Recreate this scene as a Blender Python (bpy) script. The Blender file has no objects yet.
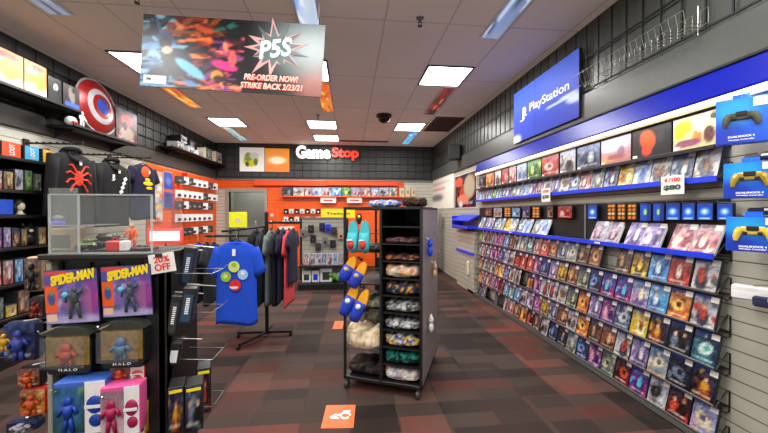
import bpy, math, random
import numpy as np
from mathutils import Vector, Matrix
random.seed(7)
R = math.radians
scene = bpy.context.scene
COL = scene.collection
# ------------------------------------------------------------------ camera
CH = 1.3; F = 335.0; PSI = math.atan(34/335.0); PIT = R(0.6)
fw = Vector((math.sin(PSI)*math.cos(PIT), math.cos(PSI)*math.cos(PIT), -math.sin(PIT)))
rt = Vector((math.cos(PSI), -math.sin(PSI), 0)); up = rt.cross(fw)
CAM = Vector((0, 0, CH))
def ray(px, py): return fw + rt*((px-384)/F) + up*((216.5-py)/F)
def onX(px, py, X): d = ray(px, py); return CAM + d*(X/d.x)
def onY(px, py, Y): d = ray(px, py); return CAM + d*(Y/d.y)
def onZ(px, py, Z): d = ray(px, py); return CAM + d*((Z-CH)/d.z)
def atD(px, py, D): return CAM + ray(px, py)*D
cd = bpy.data.cameras.new('camera'); cam = bpy.data.objects.new('camera', cd); COL.objects.link(cam)
cam.matrix_world = Matrix(((rt.x, up.x, -fw.x, 0), (rt.y, up.y, -fw.y, 0), (rt.z, up.z, -fw.z, CH), (0, 0, 0, 1)))
cd.sensor_width = 36; cd.lens = F/768*36; cd.clip_start = .02
scene.camera = cam
# ------------------------------------------------------------------ materials
def lin(c): return tuple((x/12.92 if x <= .04045 else ((x+.055)/1.055)**2.4) for x in c[:3])
def mat(name, c, rough=.5, metal=0, emit=0, var=.12, scale=30, alpha=1, spec=.5):
    m = bpy.data.materials.new(name); m.use_nodes = True; nt = m.node_tree; b = nt.nodes['Principled BSDF']
    c = lin(c)
    n = nt.nodes.new('ShaderNodeTexNoise'); n.inputs['Scale'].default_value = scale
    tc = nt.nodes.new('ShaderNodeTexCoord'); nt.links.new(tc.outputs['Object'], n.inputs['Vector'])
    r = nt.nodes.new('ShaderNodeValToRGB'); r.color_ramp.elements[0].color = (*[x*(1-var) for x in c], 1)
    r.color_ramp.elements[1].color = (*[min(1, x*(1+var)) for x in c], 1)
    nt.links.new(n.outputs['Fac'], r.inputs['Fac']); nt.links.new(r.outputs['Color'], b.inputs['Base Color'])
    b.inputs['Roughness'].default_value = rough; b.inputs['Metallic'].default_value = metal
    b.inputs['Specular IOR Level'].default_value = spec
    if emit: nt.links.new(r.outputs['Color'], b.inputs['Emission Color']); b.inputs['Emission Strength'].default_value = emit
    if alpha < 1: b.inputs['Alpha'].default_value = alpha
    return m
def print_mat(name, rough=.35, emit=0, spec=.5):
    m = bpy.data.materials.new(name); m.use_nodes = True; nt = m.node_tree; b = nt.nodes['Principled BSDF']
    a = nt.nodes.new('ShaderNodeVertexColor'); a.layer_name = 'ink'
    nt.links.new(a.outputs['Color'], b.inputs['Base Color']); b.inputs['Roughness'].default_value = rough
    b.inputs['Specular IOR Level'].default_value = spec
    if emit: nt.links.new(a.outputs['Color'], b.inputs['Emission Color']); b.inputs['Emission Strength'].default_value = emit
    return m
M = dict(
 black=mat('black plastic', (.07,.07,.075), .45), blackmetal=mat('black powder coated metal', (.055,.055,.06), .4, .2),
 darkgrey=mat('dark grey plastic', (.2,.2,.21), .5), grey=mat('grey metal', (.5,.5,.5), .4, .3), steel=mat('bright wire', (.72,.72,.7), .3, .8),
 white=mat('white plastic', (.9,.9,.9), .45), paper=mat('white card', (.93,.92,.9), .6), cream=mat('cream card', (.85,.8,.68), .6),
 orange=mat('orange plastic', (.98,.36,.08), .45), red=mat('red plastic', (.82,.12,.1), .45), blue=mat('rail blue', (.1,.24,.85), .4),
 psblue=mat('carton blue', (.05,.42,.9), .4), yellow=mat('yellow card', (.95,.85,.1), .5), green=mat('leaf green', (.3,.6,.15), .6),
 navy=mat('navy', (.08,.1,.25), .7), pink=mat('pink', (.9,.25,.5), .5), teal=mat('teal foam', (.25,.68,.72), .7), tan=mat('tan', (.75,.62,.45), .6),
 cobalt=mat('cobalt cotton', (.06,.28,.78), .85), blackcloth=mat('black cotton', (.06,.06,.075), .9), greycloth=mat('grey cotton', (.42,.46,.45), .9),
 navycloth=mat('navy cotton', (.09,.1,.22), .9), coralcloth=mat('coral cotton', (.85,.28,.3), .9), charcoal=mat('charcoal cotton', (.13,.14,.15), .9),
 bluecase=mat('dark case plastic', (.1,.11,.16), .3), plush_y=mat('yellow foam', (.95,.66,.12), .7), plush_b=mat('blue foam', (.12,.25,.75), .7),
 lip=mat('shelf lip grey', (.4,.4,.4), .35, .4), pearl=mat('mottled grey panel', (.5,.46,.46), .35, 0, 0, .3, 25), glow=mat('lamp diffuser', (1,1,1), .5, 0, 9, 0),
 led=mat('led strip', (1,.98,.92), .5, 0, 2.2, 0), whiteprint=mat('white ink', (1,1,1), .5, 0, .25, 0), redprint=mat('red ink', (.9,.2,.13), .5, 0, .3, 0),
 yellowprint=mat('yellow ink', (1,.85,.05), .5), bubble=mat('clear bubble', (.8,.85,.9), .08, 0, 0, 0, 30, .25), jet=mat('jet', (.02,.02,.02), .6))
INK = print_mat('printed card'); INKM = print_mat('printed matte', .8, 0, .2); INKC = print_mat('printed translucent strip', .4, .8); INKG = print_mat('printed backlit', .5, .25, .2); INKL = print_mat('printed lightbox', .4, .3)
def glass_mat(name, tint, a):
    m = bpy.data.materials.new(name); m.use_nodes = True; nt = m.node_tree; nt.nodes.clear()
    o = nt.nodes.new('ShaderNodeOutputMaterial'); t = nt.nodes.new('ShaderNodeBsdfTransparent'); g = nt.nodes.new('ShaderNodeBsdfPrincipled')
    g.inputs['Base Color'].default_value = (*tint, 1); g.inputs['Roughness'].default_value = .05
    mx = nt.nodes.new('ShaderNodeMixShader'); mx.inputs[0].default_value = a
    nt.links.new(t.outputs[0], mx.inputs[1]); nt.links.new(g.outputs[0], mx.inputs[2]); nt.links.new(mx.outputs[0], o.inputs[0]); return m
M['acrylic'] = glass_mat('clear acrylic', (.35,.38,.38), .07); M['acrylic2'] = glass_mat('acrylic edge', (.6,.64,.64), .5)
M['bubble'] = glass_mat('clear blister', (.5,.55,.6), .06)
# ------------------------------------------------------------------ mesh helpers
class MB:
    def __init__(s): s.v = []; s.f = []
    def add(s, vs, fs): b = len(s.v); s.v += [tuple(v) for v in vs]; s.f += [tuple(i+b for i in f) for f in fs]; return s
    def box(s, x0, x1, y0, y1, z0, z1, rot=None, piv=None, bev=0):
        if x0 > x1: x0, x1 = x1, x0
        if y0 > y1: y0, y1 = y1, y0
        if z0 > z1: z0, z1 = z1, z0
        b = min(bev, (x1-x0)*.45, (y1-y0)*.45, (z1-z0)*.45)
        if b > 0:
            vs = []; idx = {}
            for sx in (0, 1):
                for sy in (0, 1):
                    for sz in (0, 1):
                        X = (x0, x1)[sx]; Y = (y0, y1)[sy]; Z = (z0, z1)[sz]; ix = b*(1-2*sx); iy = b*(1-2*sy); iz = b*(1-2*sz)
                        idx[(sx, sy, sz)] = len(vs); vs += [Vector((X, Y+iy, Z+iz)), Vector((X+ix, Y, Z+iz)), Vector((X+ix, Y+iy, Z))]
            g = lambda a, k: idx[a]+k
            fs = []
            for k in range(3):
                o = [i for i in range(3) if i != k]
                for sd in (0, 1):
                    c = []
                    for p, q in ((0, 0), (1, 0), (1, 1), (0, 1)):
                        t = [0, 0, 0]; t[k] = sd; t[o[0]] = p; t[o[1]] = q; c.append(g(tuple(t), k))
                    fs.append(c)
                a, c2 = o
                for p in (0, 1):
                    for q in (0, 1):
                        t0 = [0, 0, 0]; t0[a] = p; t0[c2] = q; t1 = list(t0); t1[k] = 1
                        fs.append([g(tuple(t0), a), g(tuple(t1), a), g(tuple(t1), c2), g(tuple(t0), c2)])
            for a in idx: fs.append([g(a, 0), g(a, 1), g(a, 2)])
        else:
            vs = [Vector(p) for p in ((x0,y0,z0),(x1,y0,z0),(x1,y1,z0),(x0,y1,z0),(x0,y0,z1),(x1,y0,z1),(x1,y1,z1),(x0,y1,z1))]
            fs = [(0,3,2,1),(4,5,6,7),(0,1,5,4),(1,2,6,5),(2,3,7,6),(3,0,4,7)]
        if rot is not None:
            p = Vector(piv or ((x0+x1)/2, (y0+y1)/2, (z0+z1)/2)); vs = [p+rot@(v-p) for v in vs]
        return s.add(vs, fs)
    def tube(s, pts, r, n=6, closed=False):
        pts = [Vector(p) for p in pts]; rs = r if isinstance(r, (list, tuple)) else [r]*len(pts); vs = []; fs = []
        L = len(pts); ref = None
        for i, p in enumerate(pts):
            if closed: d = pts[(i+1) % L]-pts[i-1]
            else: d = pts[min(i+1, L-1)]-pts[max(i-1, 0)]
            d = d.normalized() if d.length > 1e-9 else Vector((0, 0, 1))
            if ref is None: ref = Vector((0, 0, 1)) if abs(d.z) < .9 else Vector((1, 0, 0))
            a = d.cross(ref); a = a.normalized() if a.length > 1e-4 else d.orthogonal().normalized(); b = d.cross(a); ref = -b if True else ref
            ref = a.cross(d)
            for k in range(n):
                t = 2*math.pi*k/n; vs.append(p+a*math.cos(t)*rs[i]+b*math.sin(t)*rs[i])
        for i in range(L-(0 if closed else 1)):
            j = (i+1) % L
            for k in range(n): fs.append((i*n+k, i*n+(k+1) % n, j*n+(k+1) % n, j*n+k))
        if not closed: fs.append(tuple(range(n-1, -1, -1))); fs.append(tuple((L-1)*n+k for k in range(n)))
        return s.add(vs, fs)
    def rings(s, rings, cap=True):
        n = len(rings[0]); vs = [p for r in rings for p in r]; fs = []
        for i in range(len(rings)-1):
            for k in range(n): fs.append((i*n+k, i*n+(k+1) % n, (i+1)*n+(k+1) % n, (i+1)*n+k))
        if cap: fs.append(tuple(range(n-1, -1, -1))); fs.append(tuple((len(rings)-1)*n+k for k in range(n)))
        return s.add(vs, fs)
    def ell(s, c, r, n=12, m=7):
        rg = []
        for i in range(m+1):
            t = math.pi*(.02+.96*i/m); rr = math.sin(t); z = -math.cos(t)
            rg.append([(c[0]+r[0]*rr*math.cos(2*math.pi*k/n), c[1]+r[1]*rr*math.sin(2*math.pi*k/n), c[2]+r[2]*z) for k in range(n)])
        return s.rings(rg)
    def lathe(s, prof, c=(0,0,0), n=20):
        return s.rings([[(c[0]+r*math.cos(2*math.pi*k/n), c[1]+r*math.sin(2*math.pi*k/n), c[2]+z) for k in range(n)] for r, z in prof])
    def prism(s, poly, y0, y1):   # outline in XZ, extruded along Y
        n = len(poly); vs = [(x, y0, z) for x, z in poly]+[(x, y1, z) for x, z in poly]
        fs = [tuple(range(n)), tuple(range(2*n-1, n-1, -1))]+[(k, n+k, n+(k+1) % n, (k+1) % n) for k in range(n)]
        return s.add(vs, fs)
    def prismX(s, poly, x0, x1):   # outline in YZ
        n = len(poly); vs = [(x0, y, z) for y, z in poly]+[(x1, y, z) for y, z in poly]
        fs = [tuple(range(n)), tuple(range(2*n-1, n-1, -1))]+[(k, n+k, n+(k+1) % n, (k+1) % n) for k in range(n)]
        return s.add(vs, fs)
    def mesh(s, name, m, smooth=False):
        me = bpy.data.meshes.new(name); me.from_pydata(s.v, [], s.f); me.materials.append(m)
        import bmesh
        b = bmesh.new(); b.from_mesh(me); bmesh.ops.recalc_face_normals(b, faces=b.faces); b.to_mesh(me); b.free()
        if smooth: me.polygons.foreach_set('use_smooth', [True]*len(me.polygons))
        return me
    def build(s, name, m, parent=None, loc=(0,0,0), rz=0, smooth=False):
        return link(name, s.mesh(name, m, smooth), parent, loc, rz)
def link(name, me, parent=None, loc=(0,0,0), rz=0):
    o = bpy.data.objects.new(name, me); COL.objects.link(o)
    if parent: o.parent = parent
    o.location = loc; o.rotation_euler = (0, 0, rz); return o
def tag(o, label, cat, group=None, kind=None):
    if label: o['label'] = label
    if cat: o['category'] = cat
    if group: o['group'] = group
    if kind: o['kind'] = kind
    return o
def thing(name, label, cat, loc=(0,0,0), rz=0, group=None):
    o = bpy.data.objects.new(name, None); COL.objects.link(o); o.empty_display_size = .05
    o.location = loc; o.rotation_euler = (0, 0, rz); return tag(o, label, cat, group)
def struct(o): o['kind'] = 'structure'; return o
def copy_tree(o, parent=None):
    c = o.copy(); COL.objects.link(c); c.parent = parent
    for ch in [x for x in o.children]: copy_tree(ch, c)
    return c
def dup(o, loc, rz, label, group=None):
    c = copy_tree(o); c.location = loc; c.rotation_euler = (0, 0, rz); c['label'] = label
    if group: c['group'] = group
    return c
RW = R(-90); LW = R(90)
# ------------------------------------------------------------------ painted art
class Art:
    def __init__(s, nx, ny, c0, c1=None):
        s.nx, s.ny = nx, ny; s.u, s.v = np.meshgrid(np.linspace(0, 1, nx+1), np.linspace(0, 1, ny+1))
        c0 = np.array(c0, float); c1 = c0 if c1 is None else np.array(c1, float)
        s.a = c0[None, None]*(1-s.v[..., None])+c1[None, None]*s.v[..., None]
    def ell(s, cx, cy, rx, ry, c, ang=0, soft=.25, k=1):
        du, dv = s.u-cx, s.v-cy; ca, sa = math.cos(ang), math.sin(ang)
        d = np.sqrt(((du*ca+dv*sa)/rx)**2+((-du*sa+dv*ca)/ry)**2)
        w = np.clip((1-d)/soft+.5, 0, 1)[..., None]*k; s.a = s.a*(1-w)+np.array(c)*w; return s
    def rect(s, x0, x1, y0, y1, c, k=1):
        w = ((s.u >= x0) & (s.u <= x1) & (s.v >= y0) & (s.v <= y1))[..., None]*k; s.a = s.a*(1-w)+np.array(c)*w; return s
    def noise(s, k, rnd):
        n = np.array([rnd.uniform(-k, k) for _ in range(s.u.size)]).reshape(s.u.shape); s.a = s.a+n[..., None]; return s
    def mesh(s, name, w, h, m=None, x0=None, z0=0):
        x0 = -w/2 if x0 is None else x0
        nx, ny = s.nx, s.ny
        vs = np.stack([x0+s.u*w, np.zeros_like(s.u), z0+s.v*h], -1).reshape(-1, 3)
        fs = [(j*(nx+1)+i, j*(nx+1)+i+1, (j+1)*(nx+1)+i+1, (j+1)*(nx+1)+i) for j in range(ny) for i in range(nx)]
        me = bpy.data.meshes.new(name); me.from_pydata([tuple(v) for v in vs], [], fs); me.materials.append(m or INK)
        at = me.color_attributes.new('ink', 'FLOAT_COLOR', 'POINT')
        a = np.clip(s.a, 0, 1).reshape(-1, 3); l = np.where(a <= .04045, a/12.92, ((a+.055)/1.055)**2.4)
        at.data.foreach_set('color', np.concatenate([l, np.ones((len(l), 1))], 1).astype(np.float32).ravel()); return me
PAL = {
 'white and red': ((.9,.88,.86),(.85,.82,.8),(.75,.2,.15),(.2,.2,.25)), 'red': ((.8,.15,.1),(.85,.3,.2),(.9,.85,.8),(.5,.05,.05)),
 'light blue': ((.25,.6,.85),(.5,.8,.95),(.85,.95,1),(.2,.3,.6)), 'yellow and brown': ((.55,.35,.1),(.85,.7,.3),(.95,.8,.2),(.2,.12,.08)),
 'brown': ((.35,.22,.15),(.5,.35,.25),(.75,.6,.45),(.12,.08,.07)), 'orange': ((.85,.35,.08),(.95,.6,.2),(1,.8,.4),(.3,.08,.05)),
 'pastel': ((.8,.6,.75),(.6,.75,.9),(.95,.9,.7),(.4,.35,.6)), 'purple and pink': ((.4,.2,.55),(.7,.35,.6),(.95,.6,.7),(.15,.1,.3)),
 'teal and white': ((.15,.45,.5),(.1,.15,.3),(.85,.95,.9),(.3,.7,.65)), 'black': ((.05,.05,.07),(.12,.13,.18),(.45,.5,.6),(.02,.02,.02)),
 'black and gold': ((.08,.06,.08),(.15,.12,.2),(.85,.6,.15),(.6,.25,.08)), 'yellow': ((.9,.7,.1),(.98,.85,.3),(.6,.3,.05),(.98,.95,.7)),
 'blue grey': ((.3,.38,.5),(.55,.6,.68),(.8,.82,.85),(.12,.15,.22)), 'sandy blue': ((.8,.68,.5),(.35,.6,.8),(.9,.85,.75),(.3,.35,.4)),
 'lilac': ((.5,.4,.65),(.75,.68,.85),(.9,.85,.9),(.25,.2,.35)), 'white and black': ((.75,.75,.75),(.9,.9,.9),(.1,.1,.1),(.35,.3,.3)),
 'magenta and blue': ((.7,.1,.4),(.15,.25,.7),(.4,.8,.95),(.15,.05,.3)), 'red and black': ((.55,.08,.06),(.08,.05,.07),(.85,.3,.15),(.1,.02,.02)),
 'grey green': ((.3,.36,.3),(.55,.6,.5),(.75,.75,.6),(.12,.15,.12)), 'green': ((.15,.45,.15),(.5,.75,.3),(.85,.9,.4),(.05,.2,.1)),
 'navy': ((.06,.08,.2),(.12,.2,.45),(.5,.65,.9),(.02,.03,.08)), 'rose and cream': ((.75,.35,.35),(.9,.75,.68),(.98,.9,.8),(.45,.15,.2)),
 'grey and pink': ((.55,.45,.5),(.75,.75,.78),(.85,.6,.65),(.25,.22,.28)), 'white and blue': ((.85,.88,.92),(.75,.85,.95),(.25,.4,.75),(.5,.55,.6)),
 'white and brown': ((.85,.82,.76),(.9,.9,.88),(.5,.35,.22),(.3,.3,.35)), 'copper': ((.5,.25,.12),(.7,.42,.25),(.9,.7,.5),(.2,.1,.08)),
}
PN = list(PAL)
def cover(pal, seed, nx=13, ny=17, band=None, tag_=True, k_=.82):
    r = random.Random(seed); p = [tuple(min(1, k_*x) for x in c) for c in PAL[pal]]; a = Art(nx, ny, p[0], tuple(.6*a_+.4*b_ for a_, b_ in zip(p[1], (.25,.3,.5))))
    for _ in range(9): a.ell(r.random(), r.random()*.9, r.uniform(.05,.22), r.uniform(.04,.16), p[r.choice((1, 2, 3))], r.uniform(0, 3), .5, .8)
    cx = r.uniform(.35, .65); st = r.random()
    if st < .55:   # a standing figure
        a.ell(cx, .28, .26, .3, p[3]); a.ell(cx, .42, .14, .2, p[2]); a.ell(cx, .62, .09, .09, p[2] if r.random() < .5 else (.8,.6,.48))
    elif st < .8:
        a.ell(cx, .45, .3, .2, p[2], r.uniform(-.7, .7)); a.ell(cx+.05, .47, .12, .1, p[3])
    else:
        a.ell(.3, .35, .16, .22, p[2]); a.ell(.7, .35, .16, .22, p[3]); a.ell(.3, .6, .08, .08, (.85,.68,.55)); a.ell(.7, .62, .08, .08, (.85,.68,.55))
    a.rect(.12, .85, .1, .17, (.85,.85,.82) if sum(p[0]) < 1.6 else p[3], .6)
    a.noise(.13, r)
    if band: a.rect(0, 1, .89, 1, band)
    return a
def text_mesh(body, w, h, m, bold=.0, depth=.002, shear=0):
    c = bpy.data.curves.new('t', 'FONT'); c.body = body; c.size = 1; c.offset = bold; c.extrude = .01; c.shear = shear; c.resolution_u = 3
    o = bpy.data.objects.new('t', c); COL.objects.link(o); dg = bpy.context.evaluated_depsgraph_get(); dg.update()
    me = bpy.data.meshes.new_from_object(o.evaluated_get(dg)); bpy.data.objects.remove(o)
    co = np.array([v.co[:] for v in me.vertices]); lo, hi = co.min(0), co.max(0)
    n = np.zeros_like(co); n[:, 0] = (co[:, 0]-(lo[0]+hi[0])/2)/(hi[0]-lo[0])*w; n[:, 2] = (co[:, 1]-(lo[1]+hi[1])/2)/(hi[1]-lo[1])*h
    n[:, 1] = -(co[:, 2]-lo[2])/(hi[2]-lo[2]+1e-9)*depth
    me.vertices.foreach_set('co', n.ravel().astype(np.float32)); me.materials.clear(); me.materials.append(m); me.update(); return me
def lettering(body, w, h, m, parent, x, y, z, bold=0, depth=.002, shear=0, name='lettering', ry=0):
    o = link(name, text_mesh(body, w, h, m, bold, depth, shear), parent, (x, y, z)); o.rotation_euler = (0, ry, 0); return o
ORD = ['', 'first','second','third','fourth','fifth','sixth','seventh','eighth','ninth','tenth','eleventh','twelfth','thirteenth','fourteenth','fifteenth',
 'sixteenth','seventeenth','eighteenth','nineteenth','twentieth','twenty-first','twenty-second','twenty-third','twenty-fourth','twenty-fifth','twenty-sixth','twenty-seventh','twenty-eighth']
# ================================================================== room shell
XR, XL, YB, YF, ZC, ZB = 2.06, -3.14, 8.2, -2.6, CH+1.644, 2.1
def shell_mat(name, kind, c, g=(.05,.05,.05), s=.08, w=.08, rough=.5, wz=0, axis='Y', spec=.5):
    """kind: slat = horizontal grooves, grid = wire squares painted as joints, grid ceiling"""
    m = bpy.data.materials.new(name); m.use_nodes = True; nt = m.node_tree; L = nt.links; b = nt.nodes['Principled BSDF']
    geo = nt.nodes.new('ShaderNodeNewGeometry'); sep = nt.nodes.new('ShaderNodeSeparateXYZ'); L.new(geo.outputs['Position'], sep.inputs[0])
    def line(out, period, width, off=0):
        a = nt.nodes.new('ShaderNodeMath'); a.operation = 'ADD'; a.inputs[1].default_value = 50+off; L.new(out, a.inputs[0])
        d = nt.nodes.new('ShaderNodeMath'); d.operation = 'DIVIDE'; d.inputs[1].default_value = period; L.new(a.outputs[0], d.inputs[0])
        f = nt.nodes.new('ShaderNodeMath'); f.operation = 'FRACT'; L.new(d.outputs[0], f.inputs[0])
        l = nt.nodes.new('ShaderNodeMath'); l.operation = 'LESS_THAN'; l.inputs[1].default_value = width; L.new(f.outputs[0], l.inputs[0]); return l.outputs[0]
    if kind == 'slat': fac = line(sep.outputs['Z'], s, w)
    elif kind == 'ceil':
        a1 = line(sep.outputs['X'], .56, .03, -.29-50+56*.9); a2 = line(sep.outputs['Y'], 1.2, .014, -.05)
        mx = nt.nodes.new('ShaderNodeMath'); mx.operation = 'MAXIMUM'; L.new(a1, mx.inputs[0]); L.new(a2, mx.inputs[1]); fac = mx.outputs[0]
    n = nt.nodes.new('ShaderNodeTexNoise'); n.inputs['Scale'].default_value = 3 if kind == 'slat' else 1.2; n.inputs['Detail'].default_value = 3; L.new(geo.outputs['Position'], n.inputs['Vector'])
    rp = nt.nodes.new('ShaderNodeValToRGB'); c = lin(c); rp.color_ramp.elements[0].color = (*[x*.88 for x in c], 1); rp.color_ramp.elements[1].color = (*[min(1, x*1.1) for x in c], 1)
    L.new(n.outputs['Fac'], rp.inputs['Fac'])
    mix = nt.nodes.new('ShaderNodeMix'); mix.data_type = 'RGBA'; L.new(fac, mix.inputs[0]); L.new(rp.outputs[0], mix.inputs[6]); mix.inputs[7].default_value = (*lin(g), 1)
    L.new(mix.outputs[2], b.inputs['Base Color']); b.inputs['Roughness'].default_value = rough; b.inputs['Specular IOR Level'].default_value = spec
    if kind == 'ceil': L.new(mix.outputs[2], b.inputs['Emission Color']); b.inputs['Emission Strength'].default_value = .10  # faint warm glow in the tiles stands in for bounced light
    bp = nt.nodes.new('ShaderNodeBump'); bp.inputs['Distance'].default_value = .01; bp.inputs['Strength'].default_value = .5; bp.invert = True; L.new(fac, bp.inputs['Height']); L.new(bp.outputs[0], b.inputs['Normal'])
    return m
slat_grey = shell_mat('grey slatwall', 'slat', (.68,.67,.62), (.36,.33,.25))
slat_beige = shell_mat('pale slatwall', 'slat', (.8,.8,.74), (.45,.43,.36))
slat_orange = shell_mat('orange slatwall', 'slat', (1,.38,.05), (.75,.22,.03), rough=.4)
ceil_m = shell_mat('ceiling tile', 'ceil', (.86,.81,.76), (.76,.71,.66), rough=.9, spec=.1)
upper_m = mat('charcoal upper wall', (.2,.205,.2), .45, var=.08, scale=4)
carpet = bpy.data.materials.new('plank carpet'); carpet.use_nodes = True
def carpet_nodes():
    nt = carpet.node_tree; L = nt.links; b = nt.nodes['Principled BSDF']; geo = nt.nodes.new('ShaderNodeNewGeometry')
    def brick(w, h, rot, c1, c2):
        mp = nt.nodes.new('ShaderNodeMapping'); mp.inputs['Rotation'].default_value = (0, 0, rot); L.new(geo.outputs['Position'], mp.inputs[0])
        k = nt.nodes.new('ShaderNodeTexBrick'); L.new(mp.outputs[0], k.inputs['Vector']); k.inputs['Scale'].default_value = 1; k.inputs['Mortar Size'].default_value = 0
        k.inputs['Brick Width'].default_value = w; k.inputs['Row Height'].default_value = h; k.inputs['Color1'].default_value = c1; k.inputs['Color2'].default_value = c2
        k.inputs['Bias'].default_value = -.1; return k
    k1 = brick(.62, .14, 0, (0, 0, 0, 1), (1, 1, 1, 1)); k2 = brick(.9, .3, R(90), (0, 0, 0, 1), (1, 1, 1, 1))
    n = nt.nodes.new('ShaderNodeTexNoise'); n.inputs['Scale'].default_value = 1.3; L.new(geo.outputs['Position'], n.inputs['Vector'])
    a = nt.nodes.new('ShaderNodeMix'); a.data_type = 'RGBA'; a.inputs[0].default_value = .5; L.new(k1.outputs[0], a.inputs[6]); L.new(k2.outputs[0], a.inputs[7])
    a2 = nt.nodes.new('ShaderNodeMix'); a2.data_type = 'RGBA'; a2.inputs[0].default_value = .2; L.new(a.outputs[2], a2.inputs[6]); L.new(n.outputs['Fac'], a2.inputs[7])
    r = nt.nodes.new('ShaderNodeValToRGB'); L.new(a2.outputs[2], r.inputs[0]); e = r.color_ramp.elements
    e[0].position = .1; e[0].color = (*lin((.15,.115,.105)), 1); e[1].position = .9; e[1].color = (*lin((.55,.21,.15)), 1)
    for p, c in ((.3, (.21,.165,.15)), (.48, (.29,.235,.21)), (.6, (.36,.19,.155)), (.68, (.36,.28,.25))):
        q = e.new(p); q.color = (*lin(c), 1)
    f = nt.nodes.new('ShaderNodeTexNoise'); f.inputs['Scale'].default_value = 260; L.new(geo.outputs['Position'], f.inputs['Vector'])
    m = nt.nodes.new('ShaderNodeMix'); m.data_type = 'RGBA'; m.blend_type = 'MULTIPLY'; m.inputs[0].default_value = .35; L.new(r.outputs[0], m.inputs[6]); L.new(f.outputs['Fac'], m.inputs[7])
    L.new(m.outputs[2], b.inputs['Base Color']); b.inputs['Roughness'].default_value = .7; b.inputs['Specular IOR Level'].default_value = .2
carpet_nodes()
T = .12
struct(MB().box(XL-T, XR+T, YF-T, YB+T, -.1, 0).build('floor', carpet))
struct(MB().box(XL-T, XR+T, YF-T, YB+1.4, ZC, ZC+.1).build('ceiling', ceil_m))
w = struct(MB().box(XR, XR+T, YF, YB, 0, ZB).build('wall_right', slat_grey))
struct(MB().box(XR, XR+T, YF, YB, ZB, ZC).build('upper_wall', mat('grey green upper wall', (.27,.285,.265), .35, var=.08, scale=4), w))
struct(MB().box(XR-.035, XR, YF, YB, ZB, ZB+.24, bev=.01).build('smooth_fascia', mat('grey fascia', (.29,.30,.285), .35), w))
w = struct(MB().box(XL-T, XL, YF, YB, 0, ZB).build('wall_left', slat_beige))
struct(MB().box(XL-T, XL, YF, YB, ZB, ZC).build('upper_wall', upper_m, w))
struct(MB().box(XL, XL+.03, YF, YB, ZB, ZB+.2, bev=.01).build('smooth_fascia', mat('grey fascia left', (.25,.24,.23), .45), w))
pO = onX(146, 200, XL)
struct(MB().box(XL, XL+.02, pO.y, YB, .0, ZB-.03).build('orange_panel', slat_orange, w))
# back wall with a doorway
dl, dr = onY(229, 200, YB).x, onY(265, 200, YB).x; dtop = onY(245, 192, YB).z
w = struct(MB().box(XL, dl, YB, YB+T, 0, ZB).box(dr, XR, YB, YB+T, 0, ZB).box(dl, dr, YB, YB+T, dtop, ZB).build('wall_back', slat_beige))
struct(MB().box(XL, XR, YB, YB+T, ZB, ZC).build('upper_wall', upper_m, w))
xo = onY(404, 200, YB).x; xs = onY(268, 200, YB).x; xc = onY(217, 200, YB).x
struct(MB().box(xs, xo, YB-.02, YB, 0, ZB-.03).box(XL+.02, xs, YB-.02, YB, onY(240, 188.5, YB).z, ZB-.03).build('orange_panel', slat_orange, w))
struct(MB().box(XL, XR, YB-.05, YB, ZB-.03, ZB+.0).build('ledge_strip', M['grey'], w))
fr = mat('beige door frame', (.62,.6,.54), .5)
tz = onY(240, 188.5, YB).z
struct(MB().box(dl-.07, dl, YB-.04, YB+T, 0, tz).box(dr, dr+.06, YB-.04, YB+T, 0, tz).box(dl, dr, YB-.04, YB+T, dtop, tz, bev=.0).build('door_1', fr))
hall = mat('hallway paint', (.55,.55,.52), .7)
struct(MB().box(dl-.3, dr+.3, YB+1.25, YB+1.3, 0, ZB+.4).box(dl-.35, dl-.3, YB+T, YB+1.3, 0, ZB+.4).box(dr+.3, dr+.35, YB+T, YB+1.3, 0, ZB+.4).box(dl-.3, dr+.3, YB+T, YB+1.3, -.1, 0).build('wall_hallway', hall))
# lit hallway
hl_ = bpy.data.lights.new('hall_lamp', 'AREA'); hl_.size = .8; hl_.energy = 14; ho = bpy.data.objects.new('hall_lamp', hl_); COL.objects.link(ho); ho.location = ((dl+dr)/2, YB+.7, 2.3)
# front of the shop behind the viewer: piers, sill and header around the shop windows
struct(MB().box(XL, XR, YF-T, YF, 0, .5).box(XL, XR, YF-T, YF, 2.5, ZC).box(XL, XL+.4, YF-T, YF, .5, 2.5).box(XR-.4, XR, YF-T, YF, .5, 2.5).box(-.6, -.3, YF-T, YF, .5, 2.5).build('wall_front', mat('front wall paint', (.6,.6,.58), .7)))
# wire gridwall on the dark upper walls
def grid_panel(label, x, y0, y1, z0, z1, dy, dz, group):
    o = thing('gridwall_panel', label, 'wire grid', (x, (y0+y1)/2, z0), 0, group)
    b = MB(); hl = (y1-y0)/2
    n = round((y1-y0)/dy)
    for k in range(n+1): y = -hl+(y1-y0)*k/n; b.box(-.004, .004, y-.0045, y+.0045, 0, z1-z0)
    k = 0
    while k*dz <= z1-z0: b.box(-.005, .005, -hl, hl, k*dz, k*dz+.012); k += 1
    b.build('wire_mesh', M['jet'], o); return o
gz = ZB+.245
for k, (a, b_) in enumerate(((.9, 3.0), (3.0, 5.2), (5.2, 8.15))):
    grid_panel('black wire grid on dark right wall, ' + ('nearest, behind empty wire basket', 'middle one, behind the blue sign', 'farthest, around the wall speaker')[k], XR-.03, a, b_-.01, gz+.01, ZC-.03, .3 if k < 0 else .14, .28, 'wire grids on the right wall')
for k, (a, b_) in enumerate(((3.3, 5.3), (5.3, 8.15))):
    grid_panel('black wire grid on dark left wall, ' + ('behind the round shield and shelf', 'farther one, reaching the back corner')[k], XL+.02, a, b_-.01, ZB+.21, ZC-.03, .2, .16, 'wire grids on the left wall')
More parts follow.
